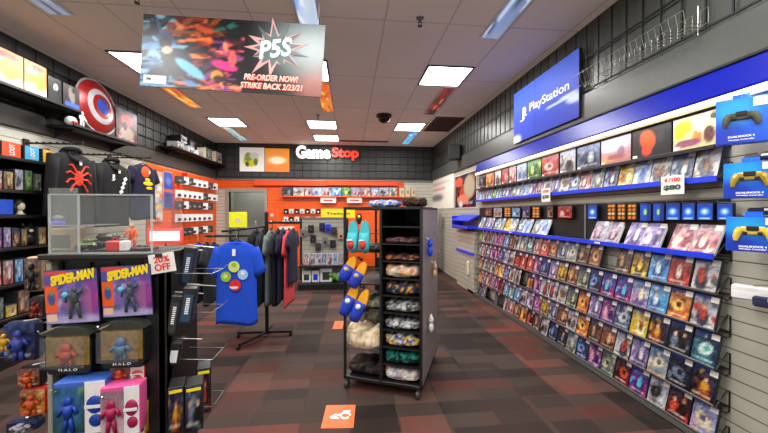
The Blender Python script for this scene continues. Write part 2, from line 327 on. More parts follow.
b = MB(); o = thing('gridwall_panel', 'black wire grid on dark upper back wall behind shop name letters', 'wire grid', ((XL+XR)/2, YB-.02, ZB+.05))
hw = (XR-XL)/2-.05
for k in range(27): x = -hw+2*hw*k/26; b.box(x-.005, x+.005, -.004, .004, 0, ZC-ZB-.1)
for k in range(5): b.box(-hw, hw, -.004, .004, k*.17, k*.17+.01)
b.build('wire_mesh', M['jet'], o)
# ------------------------------------------------------------------ ceiling fittings
def ceiling_light(x, y, label, power=26, w=.5, l=.54):
    o = thing('ceiling_light', label, 'light', (x, y, ZC), 0, 'square ceiling lights')
    MB().box(-w/2-.02, w/2+.02, -l/2-.02, -l/2, -.012, 0).box(-w/2-.02, w/2+.02, l/2, l/2+.02, -.012, 0).box(-w/2-.02, -w/2, -l/2, l/2, -.012, 0).box(w/2, w/2+.02, -l/2, l/2, -.012, 0).build('frame', M['darkgrey'], o)
    MB().box(-w/2, w/2, -l/2, l/2, -.008, -.002).build('diffuser', M['glow'], o)
    ld = bpy.data.lights.new('troffer_lamp', 'AREA'); ld.shape = 'RECTANGLE'; ld.size = w; ld.size_y = l; ld.energy = power; ld.color = (1, .97, .93)
    lo = bpy.data.objects.new('troffer_lamp', ld); COL.objects.link(lo); lo.parent = o; lo.location = (0, 0, -.03)
    return o
CX = (-2.19, -.51, 1.13)
names = ('left row of lights', 'middle row of lights', 'right row of lights')
for i, x in enumerate(CX):
    for j, y in enumerate((-.85, 1.55, 3.95, 6.33)):
        where = ('behind the viewer', 'above the viewer', 'halfway down the shop', 'far down the shop')[j]
        ceiling_light(x, y, f'square white ceiling light {where}, {names[i]}', 30)
ceiling_light(-.51, 7.43, 'square white ceiling light nearest the back wall, above the shop name letters', 16)
def ceiling_graphic(x, y0, y1, pal, label, seed, w=.17):
    o = thing('ceiling_graphic_strip', label, 'ceiling graphic', (x, (y0+y1)/2, ZC), 0, 'printed strips beside the ceiling lights')
    l = y1-y0
    MB().box(-w/2-.012, w/2+.012, -l/2, l/2, -.018, 0, bev=.003).build('frame', M['white'], o)
    r = random.Random(seed); p = PAL[pal]; a = Art(6, 24, p[0], p[1])
    for _ in range(14): a.ell(r.random(), r.random(), .3, .06, tuple(min(1, v*1.5) for v in p[r.choice((0, 1, 2, 3))]), r.uniform(0, 3), .4, .9)
    me = a.mesh('printed_panel', w-.012, l-.03, INKC, z0=-(l-.03)/2)  # glow added to the strip print to brighten it
    q = link('printed_panel', me, o, (0, 0, -.021)); q.rotation_euler = (R(-90), 0, 0); q.scale = (1, 1, 1)
    return o
xr_, xm_, xl_ = 1.13+.165, -.51+.165, -2.19-.165
for y, k in ((1.83, 0), (4.25, 1), (6.63, 2)):
    for x, nm in ((xr_, 'right'), (xm_, 'middle'), (xl_, 'left')):
        pal = (('blue grey', 'red and black', 'light blue'), ('white and blue', 'orange', 'light blue'), ('blue grey', 'orange', 'sandy blue'))[('right', 'middle', 'left').index(nm)][k]
        if nm == 'middle' and k == 2: continue
        ceiling_graphic(x, y, y+1.2, pal, f'{pal} printed strip beside {("the nearest", "the halfway", "the far")[k]} light of the {nm} row', k*3+len(nm))
p = onZ(384, 115, ZC)
o = thing('dome_camera', 'black smoked dome security camera on the ceiling', 'camera', (p.x, p.y, ZC))
MB().lathe([(0.13, 0), (.13, -.035), (.1, -.05)], n=28).build('base', M['black'], o, smooth=False)
MB().lathe([(.1, -.045), (.098, -.07), (.085, -.1), (.055, -.125), (.02, -.135), (.001, -.136)], n=28).build('dome', mat('smoked dome', (.03,.03,.03), .08), o, smooth=True)
for (px, py), nm in (((420, 18), 'right of the hanging banner'), ((137, -6), 'above the left end of the banner'), ((318, 115), 'below the right end of the banner')):
    p = onZ(px, py, ZC)
    o = thing('fire_sprinkler', f'small dark fire sprinkler head on ceiling {nm}', 'sprinkler', (p.x, p.y, ZC), 0, 'ceiling sprinklers')
    MB().lathe([(.035, 0), (.03, -.008), (.012, -.012), (.01, -.04)], n=12).build('collar', M['grey'], o)
    MB().tube([(-.012, 0, -.03), (-.016, 0, -.05), (0, 0, -.065), (.016, 0, -.05), (.012, 0, -.03)], .003).lathe([(.02, -.066), (.02, -.07)], n=10).build('deflector', M['darkgrey'], o)
a_, b_ = onZ(340, 140.5, ZC), onZ(388, 142, ZC)
o = thing('slot_diffuser', 'long dark slot vent in ceiling by the back wall', 'vent', ((a_.x+b_.x)/2, a_.y, ZC)); wd = b_.x-a_.x
MB().box(-wd/2, wd/2, -.05, .05, -.012, 0, bev=.003).build('frame', M['darkgrey'], o); MB().box(-wd/2+.02, wd/2-.02, -.03, -.005, -.016, -.01).box(-wd/2+.02, wd/2-.02, .005, .03, -.016, -.01).build('slot', M['jet'], o)
a_, b_ = onZ(446, 117, ZC), onZ(441, 131, ZC)
o = thing('return_air_grille', 'brownish square return air grille in ceiling above the wall speaker', 'vent', (1.72, (a_.y+b_.y)/2, ZC))
MB().box(-.26, .26, -.5, .5, -.01, 0, bev=.003).build('frame', mat('brown grille', (.42,.33,.3), .8), o)  # frame and louvres in brownish tones
bb = MB()
for k in range(16): bb.box(-.23, .23, -.46+k*.06, -.46+k*.06+.03, -.018, -.008)
bb.build('louvre', mat('brown louvre', (.36,.28,.26), .8), o)
# ------------------------------------------------------------------ big hanging banner
c = atD(232.5, 55.5, 2.42)
ban = thing('hanging_banner', 'large printed preorder banner with swirling orange and blue art hanging from ceiling', 'banner', c, 0)
ban.rotation_euler = (0, R(3.6), -PSI)
bw, bh = 182/F*2.42, 71.5/F*2.42
MB().box(-bw/2, bw/2, .001, .008, -bh/2, bh/2).build('board', M['black'], ban)
a = Art(120, 48, (.04,.05,.08), (.05,.05,.08)); r = random.Random(4)
for i in range(230):
    x = r.uniform(0, .54); y = r.random()
    cols = [(.35,.6,.8),(.15,.3,.5),(.55,.75,.85)] if x < .2 else [(.85,.25,.1),(.6,.15,.08),(.95,.5,.2),(.3,.5,.75)] if x < .38 else [(.9,.3,.35),(.75,.15,.45),(.95,.55,.4),(.5,.2,.5)]
    if y > .7 and x > .15: cols = [(.8,.3,.12),(.55,.15,.08),(.9,.5,.25)]
    if x > .45 and y > .7: cols = [(.1,.4,.35),(.05,.08,.1)]
    cc_ = r.choice(cols); kk = r.choice((.25, .6, 1, 1)); a.ell(x, y, r.uniform(.008, .03), r.uniform(.02, .12), tuple(v*kk for v in cc_), r.uniform(0, 3), .4, .9)
a.ell(.2, .35, .08, .2, (.07,.08,.14)); a.ell(.13, .62, .035, .09, (.06,.05,.08)); a.ell(.14, .52, .03, .05, (.85,.72,.6)); a.ell(.1, .15, .06, .12, (.1,.12,.2))
a.ell(.27, .28, .04, .16, (.4,.7,.9), .5); a.ell(.42, .2, .035, .08, (.8,.55,.2)); a.ell(.43, .16, .03, .05, (.2,.12,.05)); a.ell(.46, .35, .05, .09, (.85,.2,.5), .8); a.ell(.5, .45, .02, .12, (.9,.35,.35))
a.rect(.56, 1, 0, 1, (.05,.05,.06), .92)
a.ell(.95, .75, .24, .5, (.5,.6,.6), 0, 1.2, .7); a.ell(.97, .1, .12, .3, (.8,.4,.35), 0, 1, .6); a.ell(.86, .6, .12, .3, (.4,.48,.48), 0, 1, .5)  # grey-white glare at the right end painted into the print
link('front_print', a.mesh('front_print', bw, bh, INK, z0=-bh/2), ban, (0, -.001, 0))
sb = MB(); sb2 = MB(); cx, cz = bw*.235, bh*.13; rr = random.Random(3)
for (dst, s_, dy) in ((sb, 1.0, 0), (sb2, .82, -.002)):
    pts = []
    for k in range(26):
        t = 2*math.pi*k/26; q = (.30 if k % 2 else .165)*s_*(1+.3*rr.uniform(-1, 1)*(k % 2)); pts.append((cx+q*math.cos(t)*.62*1.25, cz+q*math.sin(t)*.62))
    dst.prism(pts, -.004+dy, -.002+dy)
sb.build('starburst', mat('starburst rose', (.78,.58,.56), .5), ban); sb2.build('starburst_centre', mat('starburst grey', (.3,.36,.36), .5), ban)
lettering('P5S', .25, .13, mat('pale aqua ink', (.8,.95,.93), .5, 0, .1, 0), ban, cx, -.006, cz, .03, .003, .25, ry=R(-10))
ppk = mat('pale pink ink', (1,.72,.66), .5, 0, .3, 0)
for m_, dx, bo, yy in ((M['redprint'], .003, .05, -.003), (ppk, 0, .015, -.006)):
    lettering('PRE-ORDER NOW!', .39, .042, m_, ban, bw*.22+dx, yy, -bh*.285-dx, bo, shear=.2)
    lettering('STRIKE BACK 2/23/21', .45, .042, m_, ban, bw*.225+dx, yy, -bh*.40-dx, bo, shear=.2)
MB().box(-bw*.48, -bw*.355, -.003, -.001, -bh*.46, -bh*.345).build('white_sticker', M['paper'], ban)
lettering('P4', .03, .022, M['navy'], ban, -bw*.45, -.004, -bh*.4, .02)
for sx in (-1, 1): MB().tube([(sx*bw*.46, 0, bh/2), (sx*bw*.46, 0, bh/2+.16)], .002, 5).build('hanging_wire', M['steel'], ban)
# ================================================================== right wall fixtures
Y0, Y1 = 1.62, 5.12
XF = 1.97
can = thing('light_canopy', 'long glossy blue canopy glowing above the game shelves', 'canopy', (XR-.035, 4.4/2+1, 0))
# blue canopy along the wall
yc0, yc1 = .6, onX(476, 170, 2.0).y
can.location = (0, 0, 0)
blue_glow = mat('glossy cobalt panel', (.03,.09,.58), .35, 0, .04, 0, 30, 1, .3)
MB().prism([(2.024, 2.095), (2.06, 2.095), (2.06, 1.93), (1.985, 1.93), (1.98, 1.94)], yc0, yc1).build('blue_panel', blue_glow, can)
MB().box(2.012, 2.026, yc0, yc1, 2.093, 2.106).build('top_trim', M['jet'], can)
MB().box(1.985, 2.055, yc0, yc1, 1.905, 1.929).build('light_strip', M['led'], can)
MB().box(1.98, 2.058, yc0, yc1, 1.885, 1.904).build('lower_trim', mat('cream trim', (.8,.76,.64), .4), can)
ld = bpy.data.lights.new('canopy_lamp', 'AREA'); ld.shape = 'RECTANGLE'; ld.size = yc1-yc0; ld.size_y = .04; ld.energy = 8; ld.color = (1, .97, .9)
lo = bpy.data.objects.new('canopy_lamp', ld); COL.objects.link(lo); lo.parent = can; lo.location = (1.95, (yc0+yc1)/2, 1.88); lo.rotation_euler = (0, R(25), R(0)); lo.rotation_euler = (R(0), R(20), 0)
ld.size, ld.size_y = .04, yc1-yc0
def shelf_rail(name, label, z, colour, lipz, blue=False, depth=.09, y0=Y0, y1=Y1):
    o = thing(name, label, 'shelf', (XR, (y0+y1)/2, z), 0, 'game display shelves on the right wall'); hl = (y1-y0)/2
    MB().box(-depth, 0, -hl, hl, -.005, -.001).build('tray', M['blackmetal'], o)
    if blue: MB().box(-depth-.008, -depth, -hl, hl, -.02, lipz, bev=.002).build('front_lip', M['blue'], o)
    else: MB().box(-depth-.006, -depth, -hl, hl, -.006, lipz-.006, bev=.002).build('front_lip', M['lip'], o)
    MB().tube([(-depth, -hl-.006, 0), (-depth+.01, -hl-.006, .012), (-.02, -hl-.006, .09), (-.006, -hl-.006, .085), (-.006, -hl-.006, -.03), (-.03, -hl-.006, -.035)], .004, 6, True).build('wire_bracket', M['black'], o)
    return o
rails = [1.490, 1.066, .862, .657, .452, .247, .05]
rnames = ['higher blue-lipped shelf', 'lower blue-lipped shelf', 'highest black shelf', 'second black shelf', 'third black shelf', 'fourth black shelf', 'bottom black shelf']
rshort = ['higher blue shelf', 'lower blue shelf', 'top black shelf', 'second black shelf', 'third black shelf', 'fourth black shelf', 'bottom black shelf']
dep = [.085, .1, .09, .09, .09, .09, .09]
for i, z in enumerate(rails):
    o = shelf_rail('game_shelf', f'{rnames[i]} of game cases along the right wall', z, None, .014 if i > 1 else .014, i < 2, dep[i])
    if i == 0: lettering('PS4', .05, .012, M['whiteprint'], o, -.094, -.2, -.002).rotation_euler = (0, 0, RW)
    if i == 1:
        for yy in (-.9, .55): lettering('PS4', .055, .014, M['whiteprint'], o, -.109, yy, -.002, .02).rotation_euler = (0, 0, RW)
# base kick
o = thing('shelf_base', 'low grey base plinth under the bottom shelf of games', 'plinth', (XR, (1.5+Y1+.35)/2, 0)); hl = (Y1+.35-1.55)/2
MB().box(-.1, 0, -hl, hl, 0, .012, bev=.002).box(-.1, -.092, -hl, hl, .0, .04).build('kick_board', mat('plinth grey', (.42,.42,.4), .4, .3), o)
# game case prototype meshes
CWD, CHT = .135, .186
lean = R(13)
def lean_pts(): pass
shell_me = MB().box(-CWD/2, CWD/2, 0, .014, 0, CHT, bev=.002).mesh('case_shell', M['bluecase'])
clear_me = MB().box(-CWD/2, CWD/2, 0, .014, 0, CHT, bev=.002).mesh('case_shell', M['white'])
stick_me = MB().box(-.021, .021, -.0035, -.0025, -.016, .016).mesh('price_sticker', M['paper'])
band_c = (.16,.3,.72)
cover_me = {}
def get_cover(pal, v, b, k_=.82):
    k = (pal, v, b, k_)
    if k not in cover_me: cover_me[k] = cover(pal, sum(map(ord, pal))*7+v, band=band_c if b else None, k_=k_).mesh('cover_art', CWD-.006, CHT-.008)
    return cover_me[k]
def game_case(loc, rz, pal, v, label, band=True, group='game cases', ln=lean, st=True, name='game_case', kb=.82):
    o = thing(name, label, 'game case', loc, rz, group)
    for me, dy in ((shell_me if band else clear_me, 0), (get_cover(pal, v, band, kb), -.0012)):
        q = link(me.name.split('.')[0], me, o, (0, dy, 0)); q.rotation_euler = (-ln, 0, 0)
        if dy: q.location = (0, -.0015, .004)
    if st:
        q = link('price_sticker', stick_me, o, (0, 0, 0)); q.rotation_euler = (-ln, 0, 0)
        h = .163; q.location = (.044, math.sin(ln)*h, math.cos(ln)*h)
    return o
near = [
 ['white and brown', 'blue grey', 'white and brown', 'white and blue', 'yellow', 'blue grey', 'sandy blue', 'rose and cream'],
 ['rose and cream', 'rose and cream', 'lilac', 'lilac', 'grey and pink', 'grey and pink'],
 ['white and red', 'red', 'light blue', 'yellow and brown', 'brown', None, 'copper', 'brown', 'sandy blue', 'blue grey', 'copper', 'red', 'rose and cream', 'teal and white'],
 ['white and red', 'orange', 'light blue', 'pastel', 'magenta and blue', 'magenta and blue', 'navy', 'grey green', 'copper', 'yellow and brown'],
 ['teal and white', 'black', 'black and gold', 'yellow', 'blue grey', 'purple and pink', 'lilac', 'orange', 'grey green', 'white and brown'],
 ['black and gold', 'black', 'sandy blue', 'lilac', 'white and red', 'copper', 'brown', 'orange', 'white and black', 'copper', 'blue grey'],
 ['pastel', 'red and black', 'white and black', 'magenta and blue', 'red and black', 'grey green', 'purple and pink', 'navy', 'sandy blue', 'black', 'navy', 'white and black', 'brown', 'red and black', 'orange'],
]
for i, z in enumerate(rails):
    pitch = .1415 if i else .139; n = int((Y1-Y0)/pitch); cnt = 0; rr = random.Random(50+i); k = 0; y = Y0+.075
    ln = R(13) if i != 1 else R(24)
    while k < n:
        pal = near[i][k] if k < len(near[i]) else rr.choice(PN)
        if k >= len(near[i]) and rr.random() < (.03 if i != 1 else 0): pal = None
        if i == 1:
            if k == 2: y += .05
            if k == 4: y += .055
            if k == 6: y += .62; k = 10
            elif k > 6 and (k % 2 == 0): y += .05
            if y > Y1-.05: break
            if k >= 6: pal = rr.choice(['white and blue', 'white and brown', 'yellow', 'sandy blue', 'lilac', 'white and red', 'blue grey'])
        if i == 0 and k >= len(near[i]): pal = rr.choice(['white and blue', 'white and brown', 'yellow', 'sandy blue', 'lilac', 'white and red', 'blue grey', 'green', 'grey and pink', 'white and blue'])
        if i == 6 and k > 19: pal = pal if k > 21 else None
        if pal:
            cnt += 1
            game_case((XR-dep[i]+.004+rr.uniform(0, .003), y+rr.uniform(-.003, .003), z+.0), RW+rr.uniform(-.04, .04), pal, (cnt*3+i) % 4, f'{pal} game case, {ORD[cnt]} from the near end of the {rshort[i]}', band=True if i != 1 else False, group=f'game cases on the {rshort[i]}', ln=ln, kb=1.05 if i < 2 else .84)
        y += pitch; k += 1
# backing board behind the card packs
o = thing('backing_board', 'black backing board behind the gift card packs and leaning games', 'board', (XR, (Y0+Y1)/2, 1.075))
MB().box(-.022, -.001, -(Y1-Y0)/2, (Y1-Y0)/2, 0, .3).build('panel', M['jet'], o); MB().box(-.03, -.001, -(Y1-Y0)/2, (Y1-Y0)/2, .3, .312, bev=.003).build('top_rail', M['grey'], o)
for k, yy in enumerate((-.65, .4, 1.2)): MB().box(-.03, -.0225, yy-.008, yy+.008, 0, .3).build('upright_strip', M['grey'], o)
# card packs on pegs
def card_pack(px0, px1, py0, py1, kind, label):
    a_ = onX((px0+px1)/2, py0, 2.005); b1 = onX(px0, py0, 2.005); b2 = onX(px1, py0, 2.005); zt = a_.z; zb = onX((px0+px1)/2, py1, 2.005).z
    w_ = abs(b1.y-b2.y); h_ = zt-zb
    o = thing('gift_card_pack', label, 'card pack', (2.005, (b1.y+b2.y)/2, zb), RW, 'card packs hanging on the black board')
    MB().box(-w_/2, w_/2, 0, .02, 0, h_, bev=.002).build('card_stack', M['black'], o)
    if kind == 'blue':
        a = Art(10, 12, (.1,.35,.85), (.08,.25,.7)); a.ell(.5, .5, .28, .2, (.55,.85,1), 0, .8).ell(.5, .5, .1, .1, (.9,.98,1)).rect(0, 1, .84, 1, (.12,.3,.65)).rect(.2, .8, .05, .14, (.7,.85,.95))
    elif kind == 'gem':
        a = Art(10, 12, (.1,.3,.75), (.1,.3,.8)); a.ell(.5, .55, .2, .2, (.3,.75,.45), .8).ell(.5, .5, .08, .1, (.95,.85,.2)).rect(.7, 1, 0, 1, (.1,.2,.5))
    elif kind == 'orange':
        a = Art(12, 14, (.06,.05,.05))
        for r_ in range(4):
            for c_ in range(2): a.ell(.28+.44*c_, .14+.25*r_, .2, .09, (.95,.62,.2) if r_ > 2 else (.88,.75,.5) if r_ % 2 else (.9,.5,.15), 0, .3)
    else: a = cover(kind, 5)
    link('front_print', a.mesh('front_print', w_-.004, h_-.004), o, (0, -.001, .002))
    MB().tube([(0, .04, h_+.004), (0, -.04, h_+.004), (0, -.045, h_+.012)], .002, 5).build('peg', M['steel'], o)
for x0, x1, y0, y1, kd, lb in ((717,733,203,220,'blue','blue glowing card pack nearest the boxed controllers'), (697,713,203,220,'blue','blue glowing card pack, second from the boxed controllers'),
  (682,695,203,220,'blue','blue glowing card pack, third from the boxed controllers'), (666,680,203,220,'blue','blue glowing card pack, fourth from the boxed controllers'),
  (653,664,204,221,'gem','blue card pack with yellow and green gem, nearer one'), (640,651,204,221,'gem','blue card pack with yellow and green gem, farther one'),
  (627,637,204,220,'orange','orange and black card pack beside the gem card packs'), (617,626,204,220,'orange','orange and black card pack, middle of three'), (607,616,204,220,'orange','orange and black card pack, farthest of three'),
  (588,597,205,219,'blue','lone small blue card pack over the empty gap'), (558,572,206,218,'red','red and orange card pack above the leaning games'), (547,553,206,218,'brown','narrow brown card pack beside the red one'),
  (532,540,207,218,'orange','small orange and black card pack left of the narrow brown one'), (522,530,207,218,'navy','small navy card pack beyond the orange one'), (512,520,208,217,'light blue','small light blue card pack, toward the far end'),
  (504,511,208,217,'orange','tiny orange card pack, toward the far end'), (494,502,208,217,'white and brown','tiny white and brown card pack, near the far end'), (485,492,208,216,'black and gold','tiny black and gold card pack at the far end')):
    card_pack(x0, x1, y0, y1, kd, lb)
# tall game posters/boxes on the top shelf
def dispbox(px0, px1, pal, label, art=None, seed=0, zb=1.672, zt=1.872, txt=None):
    X = 1.992; y2 = onX(px0, 150, X).y; y1_ = onX(px1, 150, X).y; w_ = abs(y2-y1_)
    o = thing('display_box', label, 'display box', (X, (y1_+y2)/2, zb), RW, 'wide display boxes under the canopy light')
    MB().box(-w_/2+.002, w_/2-.002, 0, .03, 0, zt-zb, bev=.002).build('carton', M['black'], o)
    a = art or cover(pal, seed, 18, 14)
    link('front_print', a.mesh('front_print', w_-.012, zt-zb-.008), o, (0, -.001, .004)); 
    if txt: lettering(txt, w_*.4, .014, M['whiteprint'], o, 0, -.002, .085, .02)
    MB().box(-w_/2+.01, -w_/2+.045, -.003, -.0015, .01, .026).build('price_sticker', M['paper'], o)
a = Art(24, 18, (.85,.75,.55), (.9,.8,.6)); a.ell(.25,.7,.22,.2,(1,.85,.1)).ell(.15,.5,.12,.15,(1,.8,.1)).ell(.7,.7,.3,.22,(1,.9,.6)).ell(.55,.35,.1,.2,(.95,.5,.2)).ell(.35,.2,.3,.12,(.55,.3,.4)).ell(.8,.35,.12,.25,(.35,.2,.2)).ell(.62,.55,.08,.08,(1,1,.95)).ell(.9,.85,.1,.1,(.2,.2,.2)).noise(.06, random.Random(1))
dispbox(672.5, 720.5, 'yellow', 'yellow and cream display box nearest the boxed controllers', a)
a = Art(20, 16, (.07,.07,.08)); a.ell(.42,.6,.2,.35,(.95,.3,.1),.2).ell(.4,.25,.14,.2,(.85,.25,.1)).ell(.75,.6,.1,.2,(.16,.17,.18)).noise(.02, random.Random(1))
dispbox(632, 671.5, 'red', 'black display box with an orange red shape', a, txt='OUTRIDERS'[:0] or None)
a = Art(18, 16, (.7,.45,.4), (.72,.66,.8)); a.ell(.4,.65,.5,.2,(.8,.75,.85)).ell(.7,.4,.12,.25,(.55,.4,.5)).ell(.2,.2,.3,.12,(.85,.6,.4)).ell(.5,.25,.3,.1,(.6,.35,.35)).noise(.03, random.Random(1))
dispbox(601, 631.5, '', 'lilac and pink landscape display box', a)
for x0, x1, pal in ((577,600.5,'blue grey'),(560,576,'white and black'),(542,559,'red'),(527.5,541.5,'green'),(517,527,'white and blue'),(509,516.5,'rose and cream'),(502,508.5,'red'),(495,501.5,'white and brown'),(486,494.5,'orange'),(479,485.5,'black')):
    dispbox(x0, x1, pal, f'{pal} display box under the canopy, ' + {577:'beside the lilac landscape one',560:'third after the lilac landscape one',542:'left of the white and black one',527.5:'left of the red one',517:'left of the green one',509:'midway down the far end',502:'small one near the far end',495:'small one third from the far end',486:'second from the far end',479:'at the far end'}[x0], seed=int(x0), zt=1.872 if x0 > 560 else 1.88)
o = thing('poster_shelf', 'thin black shelf carrying the wide display boxes', 'shelf', (XR, (Y0+Y1)/2, 1.66))
MB().box(-.1, 0, -(Y1-Y0)/2, (Y1-Y0)/2, 0, .008).build('tray', M['black'], o); MB().box(-.108, -.1, -(Y1-Y0)/2, (Y1-Y0)/2, -.012, .012, bev=.002).build('front_lip', M['black'], o)
# price signs
def price_sign(px0, px1, py0, py1, label, l1, l2, X=1.955):
    b1 = onX(px0, py1, X); b2 = onX(px1, py1, X); zt = onX(px0, py0, X).z; w_ = abs(b1.y-b2.y); h_ = zt-b1.z
    o = thing('price_sign', label, 'sign', (X, (b1.y+b2.y)/2, b1.z), RW, 'white price signs on the blue shelf')
    MB().box(-w_/2, w_/2, 0, .002, 0, h_).build('card', M['paper'], o)
    lettering(l1, w_*.7, h_*.22, M['redprint'], o, 0, -.001, h_*.78, .02); lettering(l2, w_*.75, h_*.3, mat('sign green', (.15,.3,.25)), o, 0, -.001, h_*.36, .04)
price_sign(661, 684, 177, 195, 'white price sign with red and dark figures, nearer one', '4 /100', '$80')
price_sign(541.5, 550, 189, 202, 'white price sign hanging from blue lip, farther one', '4 FOR', '$30')
# boxed controllers
def controller_mesh(s=1):
    b = MB()
    b.box(-.05, .05, -.012, 0, -.012, .03, bev=.008)
    for sx in (-1, 1):
        b.tube([(sx*.045, -.007, .018), (sx*.058, -.007, .0), (sx*.066, -.007, -.025), (sx*.068, -.007, -.045)], [.018, .019, .015, .009], 8)
    return b
def controller_box(px0, px1, py0, py1, cm, label, rot, X):
    # box face toward the viewer, swivelled on its peg
    zc_b = onX((px0+px1)/2, py1, X)
    d = (zc_b-CAM).dot(fw); wpx = px1-px0; w_ = .178; h_ = (py1-py0)/F*d
    o = thing('controller_box', label, 'boxed controller', (zc_b.x, zc_b.y, zc_b.z), rot, 'boxed game controllers on pegs')
    MB().box(-w_/2, w_/2, 0, .065, 0, h_, bev=.003).build('carton', mat('carton azure', (.05,.36,.82), .4), o)
    a = Art(14, 14, (.04,.3,.8), (.06,.45,.9)); a.ell(.35,.75,.4,.3,(.1,.62,.9),0,1).ell(.15,.1,.4,.3,(.02,.2,.7),0,1)
    link('front_print', a.mesh('front_print', w_-.003, h_-.003), o, (0, -.001, .0015))
    controller_mesh().build('controller_picture', cm, o, (0, -.001, h_*.56), smooth=False).scale = (.82, .6, .9)
    bt = MB().box(-.02, .02, -.018, -.012, .008, .03, bev=.003).build('touchpad', M['black'], o, (0, .003, h_*.56))
    st = MB()
    for sx in (-1, 1): st.lathe([(.011, 0), (.011, .005), (.006, .006)], (0, 0, 0), 12)
    s1 = MB(); 
    for sx in (-1, 1): s1.box(sx*.024-.008, sx*.024+.008, -.02, -.012, -.012, .004, bev=.005)
    s1.build('thumbsticks', M['black'], o, (0, -.001, h_*.56))
    MB().box(w_*.22, w_*.47, -.003, -.001, h_*.78, h_*.97).build('price_sticker', M['paper'], o)
    lettering('DUALSHOCK 4', w_*.5, .009, M['whiteprint'], o, 0, -.002, h_*.15, .02); lettering('Wireless Controller', w_*.5, .007, M['whiteprint'], o, 0, -.002, h_*.08, .01)
    MB().box(-.03, .03, .03, .032, h_, h_+.025, bev=.001).build('hang_tab', M['psblue'], o)
    pl = Matrix.Rotation(-rot, 3, 'Z')@(Vector((XR, zc_b.y, 0))-Vector((zc_b.x, zc_b.y, 0)))
    MB().tube([(0, .031, h_+.012), (pl.x, pl.y, h_+.012)], .003, 6).build('peg', M['steel'], o)
    return o
camo = mat('camouflage olive', (.3,.3,.22), .5, 0, 0, .6, 60); gold = mat('gold shell', (.72,.62,.25), .35, .3); yel = mat('yellow shell', (.92,.8,.3), .4)
controller_box(724, 758, 98, 143, camo, 'blue boxed controller with dark camouflage pad, topmost', R(-52), 1.9)
controller_box(729, 770, 162, 198, gold, 'blue boxed controller with gold pad, middle one', R(-58), 1.88)
controller_box(732, 773, 217, 252, yel, 'blue boxed controller with yellow pad, lowest', R(-58), 1.88)
def clam(px, py, w_, h_, body, label, kind):
    p = onX(px, py, 1.93)
    o = thing('accessory_pack', label, 'accessory pack', p, R(-66), 'accessory packs near the controllers')
    MB().box(-w_/2, w_/2, 0, .05, 0, h_, bev=.008).build('carton', body, o)
    MB().box(-w_/2+.006, w_/2-.006, -.002, 0, .006, h_*.55, bev=.001).build('printed_band', M['navy'] if kind else M['white'], o)
    MB().box(w_*.15, w_*.4, -.004, -.002, h_*.6, h_*.9).build('price_sticker', M['paper'], o)
    MB().tube([(0, .02, h_+.004), (.05, .1, h_+.004)], .003, 6).build('peg', M['steel'], o)
clam(752, 301, .15, .07, M['white'], 'white and grey accessory pack below the yellow controller', 0)
clam(764, 308, .08, .05, M['navy'], 'purple blue accessory pack at the right edge', 1)
clam(757, 160, .09, .03, M['darkgrey'], 'small dark accessory pack between upper two controllers', 1)
clam(760, 215, .09, .035, M['navy'], 'small navy accessory pack between lower two controllers', 1)
# blue PlayStation sign
p0, p1 = onX(514, 90, 2.0), onX(579, 90, 2.0); zt = onX(579, 47.5, 2.0).z; zb = onX(579, 117, 2.0).z
w_ = p0.y-p1.y; h_ = zt-zb
o = thing('wall_sign', 'large blue console brand sign on the dark right wall', 'sign', (2.0, (p0.y+p1.y)/2, zb), RW)
MB().box(-w_/2, w_/2, 0, .03, 0, h_, bev=.003).build('board', M['black'], o)
a = Art(60, 30, (.12,.2,.65), (.28,.4,.88)); a.ell(.8,.38,.22,.022,(.75,.82,1),.05).ell(.97,.31,.12,.07,(.75,.82,1),-.2,.5).ell(.05,.05,.1,.1,(.75,.8,.95),0,.6).ell(.4,.8,.5,.3,(.35,.48,.95),0,1,.5)
link('front_print', a.mesh('front_print', w_-.004, h_-.004, INKG), o, (0, -.001, .002))
lettering('PlayStation', w_*.58, h_*.19, M['whiteprint'], o, w_*.1, -.003, h_*.53, .01)
lg = w_*-.3
lettering('P', .075, .14, M['whiteprint'], o, lg+.02, -.003, h_*.5, .03, name='logo_upright')
lettering('S', .16, .06, M['whiteprint'], o, lg+.005, -.006, h_*.415, .03, shear=.6, name='logo_sweep')
MB().box(-.002, .002, -.002, -.0015, 0, h_).build('panel_seam', M['navy'], o, (-w_*.15+.06, 0, 0))
# empty wire basket shelf on the grid
p0, p1 = onX(578, 77, 1.95), onX(697, 14, 1.95)
yA, yB = onX(694, 20, 1.93).y, onX(580, 75, 1.93).y
o = thing('wire_basket', 'empty bright wire basket hooked on the dark grid', 'basket', (XR-.03, (yA+yB)/2, onX(690, 24, 1.93).z)); hl = (yB-yA)/2
b = MB()
for k in range(int(hl*2/.045)+1):
    y = -hl+k*.045; b.tube([(-.01, y, .09), (-.01, y, 0), (-.15, y, -.02), (-.17, y, .06)], .0014, 4)
for x, z in ((-.01, .09), (-.01, 0), (-.06, -.007), (-.11, -.014), (-.17, .06)): b.tube([(x, -hl, z), (x, hl, z)], .002, 5)
b.build('wire_tray', mat('dull wire', (.5,.5,.47), .4, .6), o)
for s_ in (-1, 1): MB().tube([(0, s_*hl*.9, .12), (-.02, s_*hl*.9, .12), (-.02, s_*hl*.9, -.05), (-.1, s_*hl*.9, -.03)], .004, 5).build('hook_bracket', M['steel'], o)
